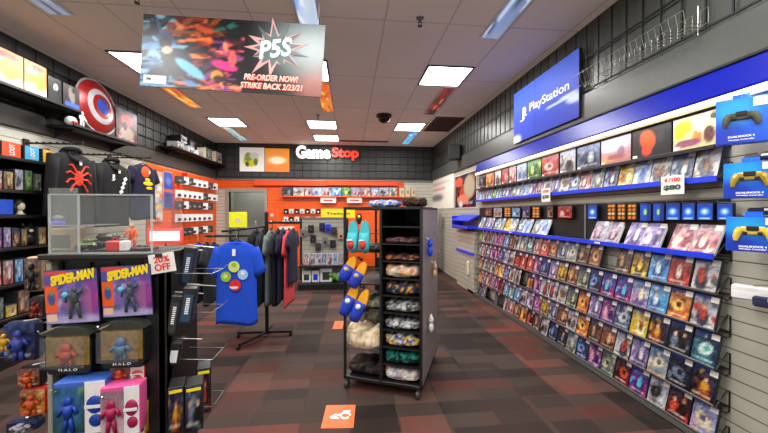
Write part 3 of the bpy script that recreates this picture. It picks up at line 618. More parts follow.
# wall speaker
p = onX(455.5, 160, 1.95)
o = thing('wall_speaker', 'small black speaker box mounted on the upper right wall', 'speaker', (p.x, p.y, p.z), R(-35))
sz = 14.5/F*(p-CAM).dot(fw)
MB().box(-.12, .12, -.08, .08, 0, sz, bev=.01).build('cabinet', M['jet'], o); MB().box(-.1, .1, -.085, -.08, .02, sz-.02, bev=.004).build('grille', M['black'], o); MB().tube([(0, .08, sz/2), (.02, .13, sz/2)], .02, 8).build('mount', M['black'], o)
# posters on the far right wall
def wall_poster(px0, px1, py0, py1, art, label, X=XR-.01, frame=None):
    q0, q1 = onX(px0, py1, X), onX(px1, py1, X); zt = onX(px1, py0, X).z; zb_ = q1.z; w_ = abs(q0.y-q1.y)
    o = thing('wall_poster', label, 'poster', (X, (q0.y+q1.y)/2, zb_), RW)
    MB().box(-w_/2, w_/2, .001, .008, 0, zt-zb_).build('backing', frame or M['white'], o)
    link('front_print', art.mesh('front_print', w_-.02, zt-zb_-.02, INKM), o, (0, 0, .01)); return o
a = Art(14, 16, (.9,.89,.84), (.92,.9,.86)); a.ell(.3,.35,.3,.12,(.6,.6,.58),0,.5).rect(.1,.7,.6,.66,(.85,.6,.5)).rect(.1,.9,.8,.84,(.8,.75,.7)).rect(.1,.5,.3,.4,(.5,.5,.5))
wall_poster(431, 453.5, 172, 208, a, 'pale poster with faint grey and red print, far right wall')
a = cover('red and black', 9, 22, 26); a.ell(.2,.8,.2,.15,(.85,.35,.25)).ell(.7,.6,.25,.35,(.7,.65,.55)).ell(.4,.25,.3,.15,(.85,.5,.4)).ell(.3,.1,.1,.1,(.8,.8,.85))
wall_poster(455, 476.5, 169.5, 207.5, a, 'red and brown game poster beside the end of blue canopy')
# blue end shelf bay and grey end panel
p = onX(464, 226, 1.9); y0_, y1_ = Y1+.03, onX(454, 226, 1.9).y
o = thing('end_shelf_bay', 'blue open end bin beyond the lower blue shelf', 'display bin', (XR, (y0_+y1_)/2, 1.03)); hl = (y1_-y0_)/2
MB().box(-.2, 0, -hl, hl, .0, .012).box(-.2, -.188, -hl, hl, 0, .06).build('tray', M['blue'], o); MB().box(-.2, 0, hl-.012, hl, 0, .22).box(-.2, 0, -hl, -hl+.012, 0, .06).build('side_panel', M['blue'], o)
MB().prism([(-.2, .15), (-.02, .24), (0, .24), (0, .225), (-.2, .135)], -hl, hl).build('sloped_top', M['blue'], o)
o = thing('empty_slat_bay', 'empty grey slat display bay past the far end of games', 'display bay', (XR, (Y1+.04+y1_)/2, 0)); hl = (y1_-Y1-.04)/2
MB().box(-.1, 0, -hl, hl, .0, 1.0).build('slat_panel', slat_grey, o); MB().box(-.12, -.1, -hl, hl, .62, .66).build('blue_strip', M['blue'], o); MB().box(-.13, -.1, -hl*.6, -hl*.4, .28, .5, bev=.01).build('hanging_bag', M['cream'], o)
# glass display in the far right corner
gx0, gx1 = 1.35, 1.98
p = onZ(440, 272, 0)
o = thing('glass_cabinet', 'tall glass cabinet with white goods in the far right corner', 'cabinet', (1.72, 7.35, 0))
MB().box(-.24, .24, -.25, .25, 0, .1, bev=.005).build('base', M['jet'], o); MB().box(-.24, .24, .2, .25, .1, 1.25).build('back_panel', slat_grey, o)
b = MB()
for sx in (-1, 1):
    for sy in (-1, 1): b.box(sx*.235-.012, sx*.235+.012, sy*.235-.012, sy*.235+.012, .1, 1.27)
b.box(-.245, .245, -.245, .245, 1.25, 1.27).build('frame', M['grey'], o)
MB().box(-.23, .23, -.245, -.24, .1, 1.25).build('glass_front', M['acrylic'], o)
for z in (.45, .8): MB().box(-.23, .23, -.22, .2, z, z+.01).build('shelf', M['acrylic2'], o)
for k, (x, z, h_) in enumerate(((-.1, .82, .22), (.08, .82, .3), (-.05, .47, .22), (.12, .11, .2))):
    q = thing('boxed_accessory', f'white boxed accessory in the corner glass cabinet, {("top left", "top right", "middle shelf", "bottom")[k]}', 'box', (1.72+x, 7.3, z), 0, 'white boxes in the corner cabinet')
    MB().box(-.07, .07, -.05, .05, 0, h_-.03, bev=.006).build('carton', M['white'], q); MB().box(-.05, .05, -.052, -.05, .02, h_*.5).build('printed_band', M['darkgrey'], q)
# ================================================================== garments
def tshirt_parts(w, h, d, sleeve=.2, long=False, seed=0, m='blackcloth'):
    """body hangs in XZ, neck at z=0, hem at -h; returns smooth mesh"""
    r = random.Random(seed); ph = r.uniform(0, 6); b = MB(); n = 28
    prof = [(0, .19, .3), (-.02, .30, .42), (-.045, .40, .6), (-.075, .475, .75), (-.12, .5, .9), (-.22, .5, 1), (-.4, .49, .95), (-.6, .495, .9), (-.8, .505, .95), (-.95, .515, 1), (-1, .518, 1)]
    rings = []
    for z, hw, dd in prof:
        rg = []
        for k in range(n):
            t = 2*math.pi*k/n; x = math.cos(t); y = math.sin(t)
            fold = 1+.16*math.sin(5*t+ph+z*2)*min(1, -z*1.6)
            rg.append((w*hw*math.copysign(abs(x)**.75, x), d/2*dd*y*fold, h*z+(.012*math.sin(3*t+ph) if z < -.9 else 0)))
        rings.append(rg)
    b.rings(rings)
    L = h*(.78 if long else sleeve*1.15)
    for s in (-1, 1):
        rg = []
        for k in range(5):
            f = k/4; cx = s*(w*.42+ (w*.17 if not long else w*.12)*f); cz = -.085*h-L*f*1.0; rw = w*(.12+.03*f if not long else .11-.05*f); rd = d*.38
            rg.append([(cx+rw*math.cos(2*math.pi*q/12)*1, rd*math.sin(2*math.pi*q/12), cz+rw*math.cos(2*math.pi*q/12)*(.55*s*1)) for q in range(12)])
        b.rings(rg)
    return b
def hanger(loc, rz, label, w=.4, group='clothes hangers', hook=.07):
    o = thing('clothes_hanger', label, 'hanger', loc, rz, group)
    MB().tube([(-w/2, 0, -.09), (-.03, 0, -.015), (0, 0, -.005), (.03, 0, -.015), (w/2, 0, -.09)], .007, 6).build('shoulder_bar', M['black'], o)
    MB().tube([(0, 0, -.01), (0, 0, hook*.5), (.012, 0, hook*.75), (.0, 0, hook), (-.014, 0, hook*.85)], .0025, 5).build('hook', M['steel'], o); return o
def garment(name, loc, rz, w, h, d, m, label, cat, group=None, seed=0, long=False, collar=True, sleeve=.2, hang=True, hl=None):
    o = thing(name, label, cat, loc, rz, group)
    tshirt_parts(w, h, d, sleeve, long, seed).build('body_cloth', m, o, smooth=True)
    if collar: MB().tube([(w*.16*math.cos(2*math.pi*k/16), d*.22*math.sin(2*math.pi*k/16), .0-.012*(math.sin(2*math.pi*k/16) < 0)) for k in range(16)], .008, 6, True).build('collar', m, o, smooth=True)
    if hang: hanger((loc[0], loc[1], loc[2]+.03), rz, hl or f'black hanger holding the {label.split(",")[0].split(" hanging")[0]}', w*.78)
    return o
def disc(r, n=28, y=0): return MB().prism([(r*math.cos(2*math.pi*k/n), r*math.sin(2*math.pi*k/n)) for k in range(n)], y-.0015, y)
# ------------------------------------------------------------------ clothing rack
pB = onZ(267, 333, 0.03); D = (pB-CAM).dot(fw)
rackx, racky = pB.x, pB.y
rk = thing('garment_rack', 'black two-arm floor rack holding T-shirts', 'clothing rack', (rackx, racky, 0))
zt = CH+(213-216)/F*D+.0
MB().box(-.016, .016, -.016, .016, .02, 1.31, bev=.003).build('post', M['blackmetal'], rk)
MB().box(-.3, .26, -.016, .016, .03, .055, bev=.004).build('base_bar', M['blackmetal'], rk)
MB().box(-.3, -.27, -.03, .03, .0, .03, bev=.004).build('foot', M['blackmetal'], rk); MB().box(.23, .26, -.03, .03, .0, .03, bev=.004).build('foot', M['blackmetal'], rk); MB().box(-.2, -.17, -.36, -.3, .0, .03, bev=.004).build('foot', M['blackmetal'], rk)
MB().tube([(0, .2, .042), (0, 0, .042), (-.18, -.33, .04)], .014, 6).build('cross_bar', M['blackmetal'], rk)
zr = onY(280, 222.5, racky).z; zl = onY(215, 236, racky).z
MB().box(-.02, .36, -.014, .014, zr-.012, zr+.012, bev=.003).build('arm', M['blackmetal'], rk)
MB().box(-.62, .02, -.014, .014, zl-.012, zl+.012, bev=.003).build('arm', M['blackmetal'], rk)
MB().tube([(0, 0, 1.16), (-.1, -.2, 1.15), (-.3, -.42, 1.13)], .012, 6).build('arm', M['blackmetal'], rk)
# hero blue tee faces the aisle
pT = atD(236.5, 243, 3.02)
sw = 50/F*3.02; sh = 86/F*3.02
tee = garment('t_shirt', (pT.x, pT.y, pT.z+.01), -.1, sw*.82, sh*.95, .09, M['cobalt'], 'bright blue T-shirt with round green, blue and red emblem, facing the aisle', 't-shirt', seed=3, sleeve=.27, hl='black hanger holding the bright blue T-shirt')
emb = lambda r, x, z, m, nm='printed_emblem', y=-.053: disc(r).build(nm, m, tee, (x, y, z))
pg, pl_, pb, pr = mat('lime print', (.55,.72,.2)), mat('pale yellow print', (.8,.85,.45)), mat('pale blue print', (.6,.75,.9)), mat('print red', (.85,.15,.12))
emb(.05, 0, -.215, pl_); emb(.046, -.072, -.305, pg); emb(.046, .078, -.285, pb); emb(.05, .01, -.38, pr)
emb(.02, 0, -.20, pg, 'printed_leaf', -.056); emb(.02, -.075, -.30, pl_, 'printed_leaf', -.056); emb(.018, .078, -.27, M['white'], 'printed_spot', -.056)
MB().prism([(-.04, -.02), (.04, -.02), (.03, -.036), (0, -.043), (-.03, -.036)], -.003, 0).build('printed_half', M['white'], tee, (0, -.054, -.372))
MB().box(-.014, .014, -.003, 0, -.03, .03).build('price_tag', M['paper'], tee, (.0, -.052, -.09))
# side-on garments
gl = [(198,247,295,'cobalt','blue T-shirt seen edge-on at the far left of the rack',.24),(206,243,300,'blackcloth','black T-shirt seen edge-on left of the bright blue one',.26),(213,241,303,'charcoal','charcoal T-shirt seen edge-on just behind the bright blue one',.3),
      (256,232,300,'blackcloth','black T-shirt between the bright blue shirt and the post',.3),(264,230,303,'charcoal','charcoal T-shirt right beside the rack post',.3),(271,229,304,'greycloth','grey T-shirt seen edge-on on right arm',.3),
      (278,228,304,'blackcloth','black T-shirt between the grey and navy ones on right arm',.3),(283,227,300,'navycloth','navy T-shirt seen edge-on on right arm',.3),(289,228,305,'coralcloth','coral red T-shirt near the end of right arm',.27),(293,228,283,'navycloth','short navy T-shirt at the very end of right arm',.25)]
for i, (px, y0, y1, m, lb, w_) in enumerate(gl):
    q = onY(px, y0, racky+(.0 if px > 240 else -.02)); zz = (zr if px > 240 else zl)-.085; bot = onY(px, y1, racky-.1).z
    garment('t_shirt', (q.x, q.y, zz), R(88), .42, zz-bot, .055, M[m], lb, 't-shirt', 'T-shirts hung edge-on on the floor rack', seed=i, hl=f'black hanger of the {lb.split(" T-shirt")[0]} shirt, {lb.split("T-shirt ")[1][:46].rsplit(" ",1)[0]}')
# ------------------------------------------------------------------ central display rack
fl, frr, bk = onZ(343.5, 388, 0), onZ(422, 401, 0), onZ(432, 356, 0)
ux = (frr-fl); W = ux.length; ux.normalize(); ang = math.atan2(ux.y, ux.x)
uy = Vector((-ux.y, ux.x, 0)); DEP = (bk-frr).dot(uy)
print('rack W', W, 'D', DEP, 'ang', math.degrees(ang), 'base', fl)
RKH = CH+(214-208)/F*(fl-CAM).dot(fw)
rc = thing('display_rack', 'tall black wheeled merchandise rack in the middle of floor', 'display rack', (fl.x, fl.y, 0), ang)
t = .018
for x, y in ((0, 0), (W, 0), (W, DEP), (0, DEP)): MB().box(x-t*(x > 0), x+t*(x == 0), y-t*(y > 0), y+t*(y == 0), .07, RKH, bev=.002).build('post', M['black'], rc)
MB().box(0, W, 0, DEP, RKH-.02, RKH, bev=.003).build('top_panel', M['black'], rc)
MB().box(0, W, 0, DEP, .07, .095, bev=.003).build('bottom_panel', M['black'], rc)
div = W*.49
MB().box(div-.008, div+.008, 0, DEP, .09, RKH-.02).build('divider', M['black'], rc)
MB().box(W-.004, W+.004, .02, DEP-.02, .1, RKH-.02).build('side_panel', M['pearl'], rc)
MB().box(div, W, DEP-.012, DEP-.004, .09, RKH-.02).build('back_panel', M['jet'], rc)
MB().box(.01, div-.008, DEP-.012, DEP-.004, .09, .88).build('back_panel', M['jet'], rc)
nsh = 10
for k in range(1, nsh): z = .09+(RKH-.11)*k/nsh; MB().box(div+.008, W-.006, .01, DEP-.02, z-.004, z+.004).build('shelf', M['black'], rc)
lz = [.09+(RKH-.11)*k/nsh for k in (1.5, 3.9, 5.4, 7.4)]
for z in lz: MB().box(.01, div-.008, .12, DEP-.02, z-.004, z+.004).build('shelf', M['black'], rc)
b = MB()
for z in (.3, .6, .9, 1.15): b.tube([(.009, .01, z), (W*.49, .01, z)], .003, 5)
b.build('front_wire', M['blackmetal'], rc)
for x, y in ((.02, .03), (W-.03, .03), (W-.03, DEP-.03), (.02, DEP-.03)):
    c_ = MB().box(x-.012, x+.012, y-.01, y+.01, .03, .075, bev=.003).build('caster', M['grey'], rc)
    MB().tube([(x-.012, y-.012, .03), (x+.012, y-.012, .03)], .03, 14).build('wheel', M['darkgrey'], c_)
def RL(x, y, z): return Vector((fl.x, fl.y, 0))+ux*x+uy*y+Vector((0, 0, z))
def folded(px, z, cols, label, w_=.25, h_=.06, seed=0, y=.03, cat='folded clothing', name='folded_shirt'):
    r = random.Random(seed); o = thing(name, label, cat, RL(px, y, z), ang)
    hl = w_/2; rg = []
    # plump folded cloth bundle with rounded front roll
    N = 22
    for k in range(19):
        f = k/18; x = -hl+w_*f; e = .62+.38*math.sin(math.pi*f)**.35; top = 1+.22*math.sin(k*.9+seed)+r.uniform(-.1, .1)
        row = []
        for q in range(N):
            t_ = 2*math.pi*q/N; cy, sz = -math.cos(t_), math.sin(t_); lay = 1+.10*math.sin(sz*9+k*.3)
            row.append((x+r.uniform(-.004, .004), .12+.12*math.copysign(abs(cy)**.6, cy)*e*lay, max(.001, h_/2+h_/2*math.copysign(abs(sz)**.7, sz)*e*(top if sz > 0 else 1)+r.uniform(-.004, .004))))
        rg.append(row)
    b = MB().rings(rg); me = b.mesh('cloth_bundle', INKM, True)
    at = me.color_attributes.new('ink', 'FLOAT_COLOR', 'POINT'); cc = []
    for i_, v in enumerate(me.vertices):
        c = cols[int((math.sin(v.co.x*33+seed)+math.sin(v.co.z*190+seed+v.co.x*31)*1.3+r.uniform(-.6, .6))*1.6+9) % len(cols)]; cc += [*lin(c), 1]
    at.data.foreach_set('color', cc); link('cloth_bundle', me, o)
    return o
rows = [('white and grey striped bundle',[(.75,.75,.75),(.2,.2,.2)]),]
cellx = div+(W-div)/2; zk = lambda k: .09+(RKH-.11)*k/nsh+.005
rw_ = W-div-.045
cells = {8:([(.28,.2,.22),(.5,.35,.35),(.15,.12,.14)],'dusky maroon folded shirt, second shelf from top',.04,rw_),
 7:([(.15,.13,.14),(.7,.4,.2),(.2,.16,.18)],'dark folded shirt with an orange edge, third shelf down',.04,rw_),
 6:([(.85,.5,.2),(.8,.75,.68),(.75,.65,.55),(.9,.85,.8)],'tan and orange folded plush bundle on upper shelf',.095,rw_),
 5:([(.12,.14,.2),(.2,.25,.35),(.85,.6,.2),(.15,.2,.3)],'dark blue and gold folded shirt, mid shelf',.095,rw_),
 4:([(.75,.75,.75),(.15,.15,.17),(.5,.5,.5)],'black and white striped folded shirt, upper of two',.08,rw_),
 3:([(.7,.7,.72),(.12,.12,.15),(.85,.85,.85)],'black and white striped folded shirt, lower of two',.07,rw_),
 2:([(.12,.2,.5),(.8,.8,.85),(.95,.8,.15),(.15,.25,.6)],'blue folded shirt with white and yellow print',.09,rw_),
 1:([(.1,.5,.45),(.08,.08,.1),(.12,.55,.48),(.1,.12,.14)],'teal green and black folded shirt',.08,rw_),
 0:([(.85,.8,.75),(.5,.65,.8),(.8,.5,.35),(.9,.88,.85)],'cream, blue and tan folded bundle on the bottom shelf',.09,rw_)}
for k, (cols, lb, h_, w2) in cells.items(): folded(cellx-.005, zk(k), cols, lb, w2, h_, k, .02)
folded(cellx, zk(1)+.0, [(.6,.75,.9),(.75,.4,.35),(.8,.85,.9)], 'pale blue and red folded shirt behind the teal one', rw_*.8, .05, 22, .26)
folded(div*.55, .1, [(.08,.08,.09),(.12,.12,.13),(.25,.2,.18)], 'black folded hoodie at bottom left of the rack', .29, .08, 31, .03)
folded(div*.5, lz[0]+.005, [(.9,.82,.66),(.75,.66,.52),(.95,.9,.8)], 'tan cloth bundle lying lower left in the rack', .29, .17, 32, .02)
folded(div*.62, lz[0]+.19, [(.45,.42,.36),(.3,.3,.28),(.5,.5,.45)], 'grey olive pouch above the tan bundle', .16, .1, 33, .12)
folded(div*.62, lz[1]+.005, [(.45,.5,.42),(.7,.72,.66),(.35,.38,.33)], 'sage and white folded cap on left rack shelf', .2, .07, 34, .1)
folded(div*.6, lz[3]+.005, [(.3,.3,.3),(.15,.15,.15),(.6,.55,.5)], 'dark folded shirt on the upper left rack shelf', .24, .05, 35, .12)
# things lying on the rack top
for (px, m_, lb, w2, h2) in ((.27, [(.5,.6,.85),(.9,.85,.8),(.3,.45,.8)], 'blue and white folded bag lying on the rack top', .22, .05), (.5, [(.12,.11,.11),(.3,.2,.12)], 'dark brown cap lying on the rack top', .16, .07)):
    folded(px, RKH, m_, lb, w2, h2, int(px*100), .06, 'hat' if 'cap' in lb else 'bag', 'baseball_hat' if 'cap' in lb else 'folded_bag')
# slippers hanging from the front
def slipper_pair(px, py, wpx, hpx, sole, upper, accent, label, tilt=0, top=False):
    lx = ((px-350)/(420-344)) ; d = (fl-CAM).dot(fw)-.04
    o = thing('slipper_pair', label, 'slippers', atD(px, py, d), ang); o.rotation_euler = (0, tilt, ang)
    w_ = wpx/F*d; h_ = hpx/F*d
    for s in (-1, 1):
        L = h_/2; hw = w_/4*.98; pts = []
        for k in range(24):
            t = 2*math.pi*k/24; z = math.sin(t)*L; pts.append((s*w_/4+math.cos(t)*hw*(.82+.18*math.sin(t+.4)), z))
        so = MB().prism(pts, -.012, .012).build('sole', sole, o)
        rg = []
        for k in range(6):
            f = k/5; z = L*(-.85+1.1*f); hw2 = hw*(.75+.28*math.sin(math.pi*min(1, f*.8+.1))); hh = .05*math.sin(math.pi*min(1, .25+f*.55))
            rg.append([(s*w_/4+hw2*math.cos(math.pi*q/10), -.01-hh*math.sin(math.pi*q/10), z) for q in range(11)])
        MB().rings(rg).build('upper', upper, o, smooth=True)
        if top: MB().ell((s*w_/4, -.045, -L*.42), (hw*.62, .035, L*.3), 12, 7).build('coral_mouth', accent, o, smooth=True); MB().box(s*w_/4-hw*.4, s*w_/4+hw*.4, -.08, -.06, -L*.2, -L*.12, bev=.004).build('white_teeth', M['white'], o)
        else: MB().ell((s*w_/4, -.05, L*.05), (hw*.45, .02, L*.16), 10, 6).build('trim', accent, o, smooth=True)
    MB().box(-.02, .02, -.01, .01, L*.98, L*1.12).build('hang_card', M['black'], o); 
    MB().tube([(0, .04, L*1.1), (0, -.03, L*1.1)], .003, 5).build('hook', M['steel'], o)
    return o
slipper_pair(359, 237, 25, 33, M['teal'], M['teal'], mat('coral lining', (.8,.22,.2), .7), 'turquoise plush slippers with coral mouths, topmost hanging pair', 0, True)
slipper_pair(353.5, 272, 24, 29, M['plush_y'], M['plush_b'], M['tan'], 'yellow and blue plush slippers, middle hanging pair', R(28))
slipper_pair(355, 303, 24, 36, M['plush_y'], M['plush_b'], M['white'], 'yellow and blue plush slippers, lowest hanging pair', R(24))
o = thing('keyring_figure', 'small dark toy keyring hanging above turquoise slippers', 'keyring', atD(359, 217, (fl-CAM).dot(fw)-.03))
MB().ell((0, 0, 0), (.022, .018, .026)).ell((0, 0, -.035), (.015, .014, .02)).build('toy', M['black'], o, smooth=True); MB().ell((0, -.012, .002), (.012, .01, .012)).build('face', M['yellow'], o, smooth=True); MB().tube([(0, 0, .024), (0, .004, .05)], .002, 4).build('cord', M['steel'], o)
# plush hanging on the far side panel
for k, (yy, zz, m_, lb) in enumerate(((.15, 1.02, 'blue', 'small blue plush hooked on the side of rack'), (.38, .82, 'tan', 'small tan and white plush hooked on the far side of rack'), (.2, .45, 'white', 'small white tag pouch low on the side of rack'))):
    q = thing('hanging_plush', lb, 'plush toy', RL(W+.03, yy, zz), ang)
    MB().ell((0, 0, 0), (.02, .03, .04)).ell((0, 0, .055), (.02, .026, .026)).ell((.0, -.02, .08), (.008, .008, .014)).ell((.0, .02, .08), (.008, .008, .014)).build('body', M[m_], q, smooth=True); MB().tube([(0, 0, .078), (-.028, 0, .1)], .002, 4).build('loop', M['steel'], q)
# ------------------------------------------------------------------ floor stickers
for (a1, a2, a3, a4), lb, big in (((322, 355, 405, 429), 'orange square floor sticker with white print in the foreground', 1), ((333, 343, 321, 329), 'small orange floor sticker left of the wheeled rack', 0)):
    c0, c1 = onZ(a1, a4, .002), onZ(a2, a4, .002); c2 = onZ((a1+a2)/2, a3, .002); w_ = c1.x-c0.x; h_ = c2.y-c0.y
    o = thing('floor_sticker', lb, 'floor sticker', ((c0.x+c1.x)/2, (c0.y+c2.y)/2, .0), R(-4))
    MB().box(-w_/2, w_/2, -h_/2, h_/2, 0, .002, bev=.001).build('vinyl', mat('orange vinyl', (.95,.42,.2), .5), o)
    if big:
        MB().tube([(w_*.2+.03*math.cos(k*.5), .03*math.sin(k*.5), .003) for k in range(12)], .007, 5).box(-w_*.3, -w_*.05, -.008, .008, .002, .004, Matrix.Rotation(.7, 3, 'Z')).box(-w_*.2, w_*.05, -.006, .006, .002, .004, Matrix.Rotation(.7, 3, 'Z')).box(-w_*.25, -w_*.0, -.03, -.02, .002, .004).build('white_print', M['whiteprint'], o)
        MB().box(w_*.1, w_*.35, .045, .055, .002, .0035).build('white_line', M['whiteprint'], o)
# ================================================================== back wall
q = onY(296, 153, YB); q2 = onY(358, 153, YB)
sg = thing('shop_sign', 'white and red raised shop name letters on the back wall', 'sign', (0, YB-.06, 0))
xa, xm, xb = onY(296.5, 153, YB).x, onY(330.5, 153, YB).x, onY(358.5, 153, YB).x
zz = onY(325, 153, YB).z; hh = 12.5/F*8.3
lettering('Game', xm-xa, hh, mat('lit white letters', (1,1,1), .4, 0, .9, 0), sg, (xa+xm)/2, 0, zz, .045, .04)
lettering('Stop', xb-xm-.03, hh, mat('lit red letters', (.92,.2,.1), .4, 0, .6, 0), sg, (xm+xb)/2+.02, 0, zz-.03, .045, .04)
MB().box(xa, xb, .042, .055, zz-.02, zz+.02).build('mounting_rail', M['jet'], sg)
def wall_sign(px0, px1, py0, py1, art, label, Y=YB-.03, m=INKG, dpt=.03, name='wall_sign', cat='sign'):
    a_, b_ = onY(px0, py1, Y), onY(px1, py0, Y); w_, h_ = b_.x-a_.x, b_.z-a_.z
    o = thing(name, label, cat, ((a_.x+b_.x)/2, Y, a_.z))
    MB().box(-w_/2, w_/2, .001, dpt, 0, h_, bev=.003).build('board', M['black'], o); link('front_print', art.mesh('front_print', w_-.01, h_-.01, m), o, (0, 0, .005)); return o, w_, h_
a = Art(24, 24, (.95,.95,.92)); a.ell(.45,.45,.3,.25,(.7,.8,.15)).ell(.35,.6,.15,.2,(.55,.6,.3)).ell(.6,.65,.2,.15,(.8,.8,.75)).ell(.5,.35,.15,.12,(.85,.8,.1)).ell(.65,.4,.08,.15,(.4,.45,.3)).ell(.3,.3,.08,.1,(.3,.35,.2))
wall_sign(239.5, 264.5, 147.5, 171.5, a, 'square white sign with yellow green splash, upper back wall')
a = Art(30, 24, (.95,.45,.05), (.98,.62,.12)); a.ell(.5,.5,.35,.16,(1,.93,.8),0,.6)
wall_sign(264.8, 289.5, 148.5, 172, a, 'square orange sign with a pale oval glow, upper back wall', m=INKL)
# orange header rolls
p0, p1 = onY(254, 183, YB-.1), onY(398, 183, YB-.1)
for k, (xx0, xx1, lb) in enumerate(((254, 326, 'orange header rail over the back wall shelves, left one'), (326.5, 398, 'orange header rail over the back wall shelves, right one'))):
    a_, b_ = onY(xx0, 186, YB-.1), onY(xx1, 180.5, YB-.1)
    o = thing('header_rail', lb, 'header', ((a_.x+b_.x)/2, YB-.02, a_.z)); w_ = b_.x-a_.x
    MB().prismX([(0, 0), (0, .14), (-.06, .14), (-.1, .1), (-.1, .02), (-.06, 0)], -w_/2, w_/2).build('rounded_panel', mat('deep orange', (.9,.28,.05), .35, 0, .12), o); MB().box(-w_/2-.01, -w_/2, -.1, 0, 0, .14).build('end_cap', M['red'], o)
# left wall matching header
a_ = onX(184, 176, XL+.06); b_ = onX(216, 181, XL+.06)
o = thing('header_rail', 'orange header rail on the left wall above the card pegs', 'header', (XL+.02, (a_.y+b_.y)/2, a_.z-.09)); hl = (b_.y-a_.y)/2
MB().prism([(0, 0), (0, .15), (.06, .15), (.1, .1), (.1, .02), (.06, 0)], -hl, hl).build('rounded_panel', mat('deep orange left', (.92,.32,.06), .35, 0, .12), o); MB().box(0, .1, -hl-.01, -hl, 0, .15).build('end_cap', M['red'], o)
# row of game boxes high on the back wall
xs_ = [282,293,304,312,322,331,341,351,361,371,379,389,397]
pals = ['black','white and brown','rose and cream','white and blue','white and red','light blue','green','grey and pink','rose and cream','pastel','white and black','white and brown']
o = thing('wall_shelf', 'thin shelf under the row of boxes on back wall', 'shelf', ((onY(282,196,YB-.1).x+onY(415,196,YB-.1).x)/2, YB-.02, onY(340,196.5,YB-.1).z)); hw = (onY(415,196,YB).x-onY(282,196,YB).x)/2
MB().box(-hw, hw, -.14, 0, -.01, 0).build('tray', M['grey'], o); MB().box(-hw, hw, -.145, -.14, -.02, .005).build('front_lip', M['orange'], o)
sz_ = onY(340, 196.5, YB-.1).z
for i in range(12):
    a_, b_ = onY(xs_[i], 196, YB-.12), onY(xs_[i+1], 187.5, YB-.12); w_ = b_.x-a_.x-.01; h_ = b_.z-sz_
    o = thing('console_box', f'{pals[i]} box, {ORD[i+1]} from the left on the back wall shelf', 'box', ((a_.x+b_.x)/2, YB-.12, sz_), 0, 'boxes on the back wall shelf')
    MB().box(-w_/2, w_/2, .001, .1, 0, h_, bev=.003).build('carton', M['darkgrey'], o); link('front_print', cover(pals[i], 70+i, 10, 8, k_=1.05).mesh('front_print', w_-.006, h_-.006), o, (0, 0, .003))
for i, px in enumerate((402, 408, 414)):
    a_ = onY(px, 196, YB-.12); o = thing('figure_box', f'small cream boxed figure, {ORD[i+1]} of three right of the back wall boxes', 'boxed figure', (a_.x, YB-.1, sz_), 0, 'boxed figures on back wall shelf')
    MB().box(-.06, .06, 0, .07, 0, .22+.03*(i % 2), bev=.004).build('carton', M['cream'], o); MB().ell((0, -.004, .12), (.03, .012, .05), 8, 6).build('figure', M['tan'], o)
for (x0, x1, y0, y1, lb) in ((320.5, 336, 196.5, 203, 'white box hanging under the back wall shelf, left'), (347, 362, 196.5, 203, 'white box hanging under the back wall shelf, right')):
    a_, b_ = onY(x0, y1, YB-.14), onY(x1, y0, YB-.14); o = thing('info_box', lb, 'box', ((a_.x+b_.x)/2, YB-.14, a_.z), 0, 'white boxes under the shelf'); w_ = b_.x-a_.x; h_ = b_.z-a_.z
    MB().box(-w_/2, w_/2, 0, .11, 0, h_-.015, bev=.004).build('carton', M['white'], o); MB().box(-w_*.3, w_*.3, -.003, 0, h_*.3, h_*.5).build('print_line', M['red'], o)
# back wall peg rows of small products
def peg_item(loc, rz, w_, h_, m, label, group, pm=None, d=.03, pg_=.11, name='peg_pack', cat='hanging pack'):
    o = thing(name, label, cat, loc, rz, group)
    MB().box(-w_/2, w_/2, 0, d, 0, h_, bev=.004).build('card', m, o)
    MB().ell((0, -.002, h_*.35), (w_*.22, .012, h_*.2), 10, 6).build('product', pm or M['darkgrey'], o, smooth=True)
    MB().tube([(0, d+pg_, h_+.01), (0, -.02, h_+.01)], .003, 4).build('peg', M['steel'], o); return o
cnt = 0
wd = ['top', 'second', 'third', 'fourth', 'fifth']
for rI, (y0, h_) in enumerate(((213.5, .11), (221.5, .11))):
    for k in range(7):
        px = 286+k*5.4; a_ = onY(px, y0, YB-.08); cnt += 1
        peg_item((a_.x, YB-.1, a_.z), 0, .1, h_, M['white'] if (k+rI) % 2 else M['black'], f'{"white" if (k+rI)%2 else "black"} hanging pack, {ORD[k+1]} from left in {("upper","lower")[rI]} peg row of back wall', 'hanging packs in back wall peg rows', M['darkgrey'] if (k+rI) % 2 else M['white'])
for rI in range(5):
    for k in range(3):
        px = 281.5+k*5.2; a_ = onY(px, 232+rI*8.3, YB-.06)
        peg_item((a_.x, YB-.1, a_.z), 0, .11, .13, M['paper'], f'white card with red strip, {wd[rI]} row, {ORD[k+1]} from left beside the coral shirt', 'white cards behind the clothing rack', M['red'])
def hang_sign(px0, px1, py0, py1, Y, m, label, txt=None):
    a_, b_ = onY(px0, py1, Y), onY(px1, py0, Y); w_, h_ = b_.x-a_.x, b_.z-a_.z
    o = thing('hanging_sign', label, 'sign', ((a_.x+b_.x)/2, Y, a_.z)); MB().box(-w_/2, w_/2, 0, .006, 0, h_, bev=.002).build('card', m, o)
    if txt: lettering(txt, w_*.7, h_*.25, M['black'], o, 0, -.001, h_*.5, .02)
    else: disc(h_*.17, 20).build('round_print', M['cream'], o, (0, 0, h_*.48))
    return o, w_, h_
hang_sign(321, 355, 209, 218, 7.4, M['yellow'], 'long yellow sign above the back display shelves', 'Trade-in')
o, w_, h_ = hang_sign(229, 247, 212, 227.5, 4.6, mat('lime card', (.88,.88,.1), .5, 0, .15), 'square yellow sign with pale round print in front of doorway')
MB().tube([(0, .01, 0), (0, .01, -1.31+.0)], .008, 6).build('stand_pole', M['black'], o); o['category'] = 'sign'
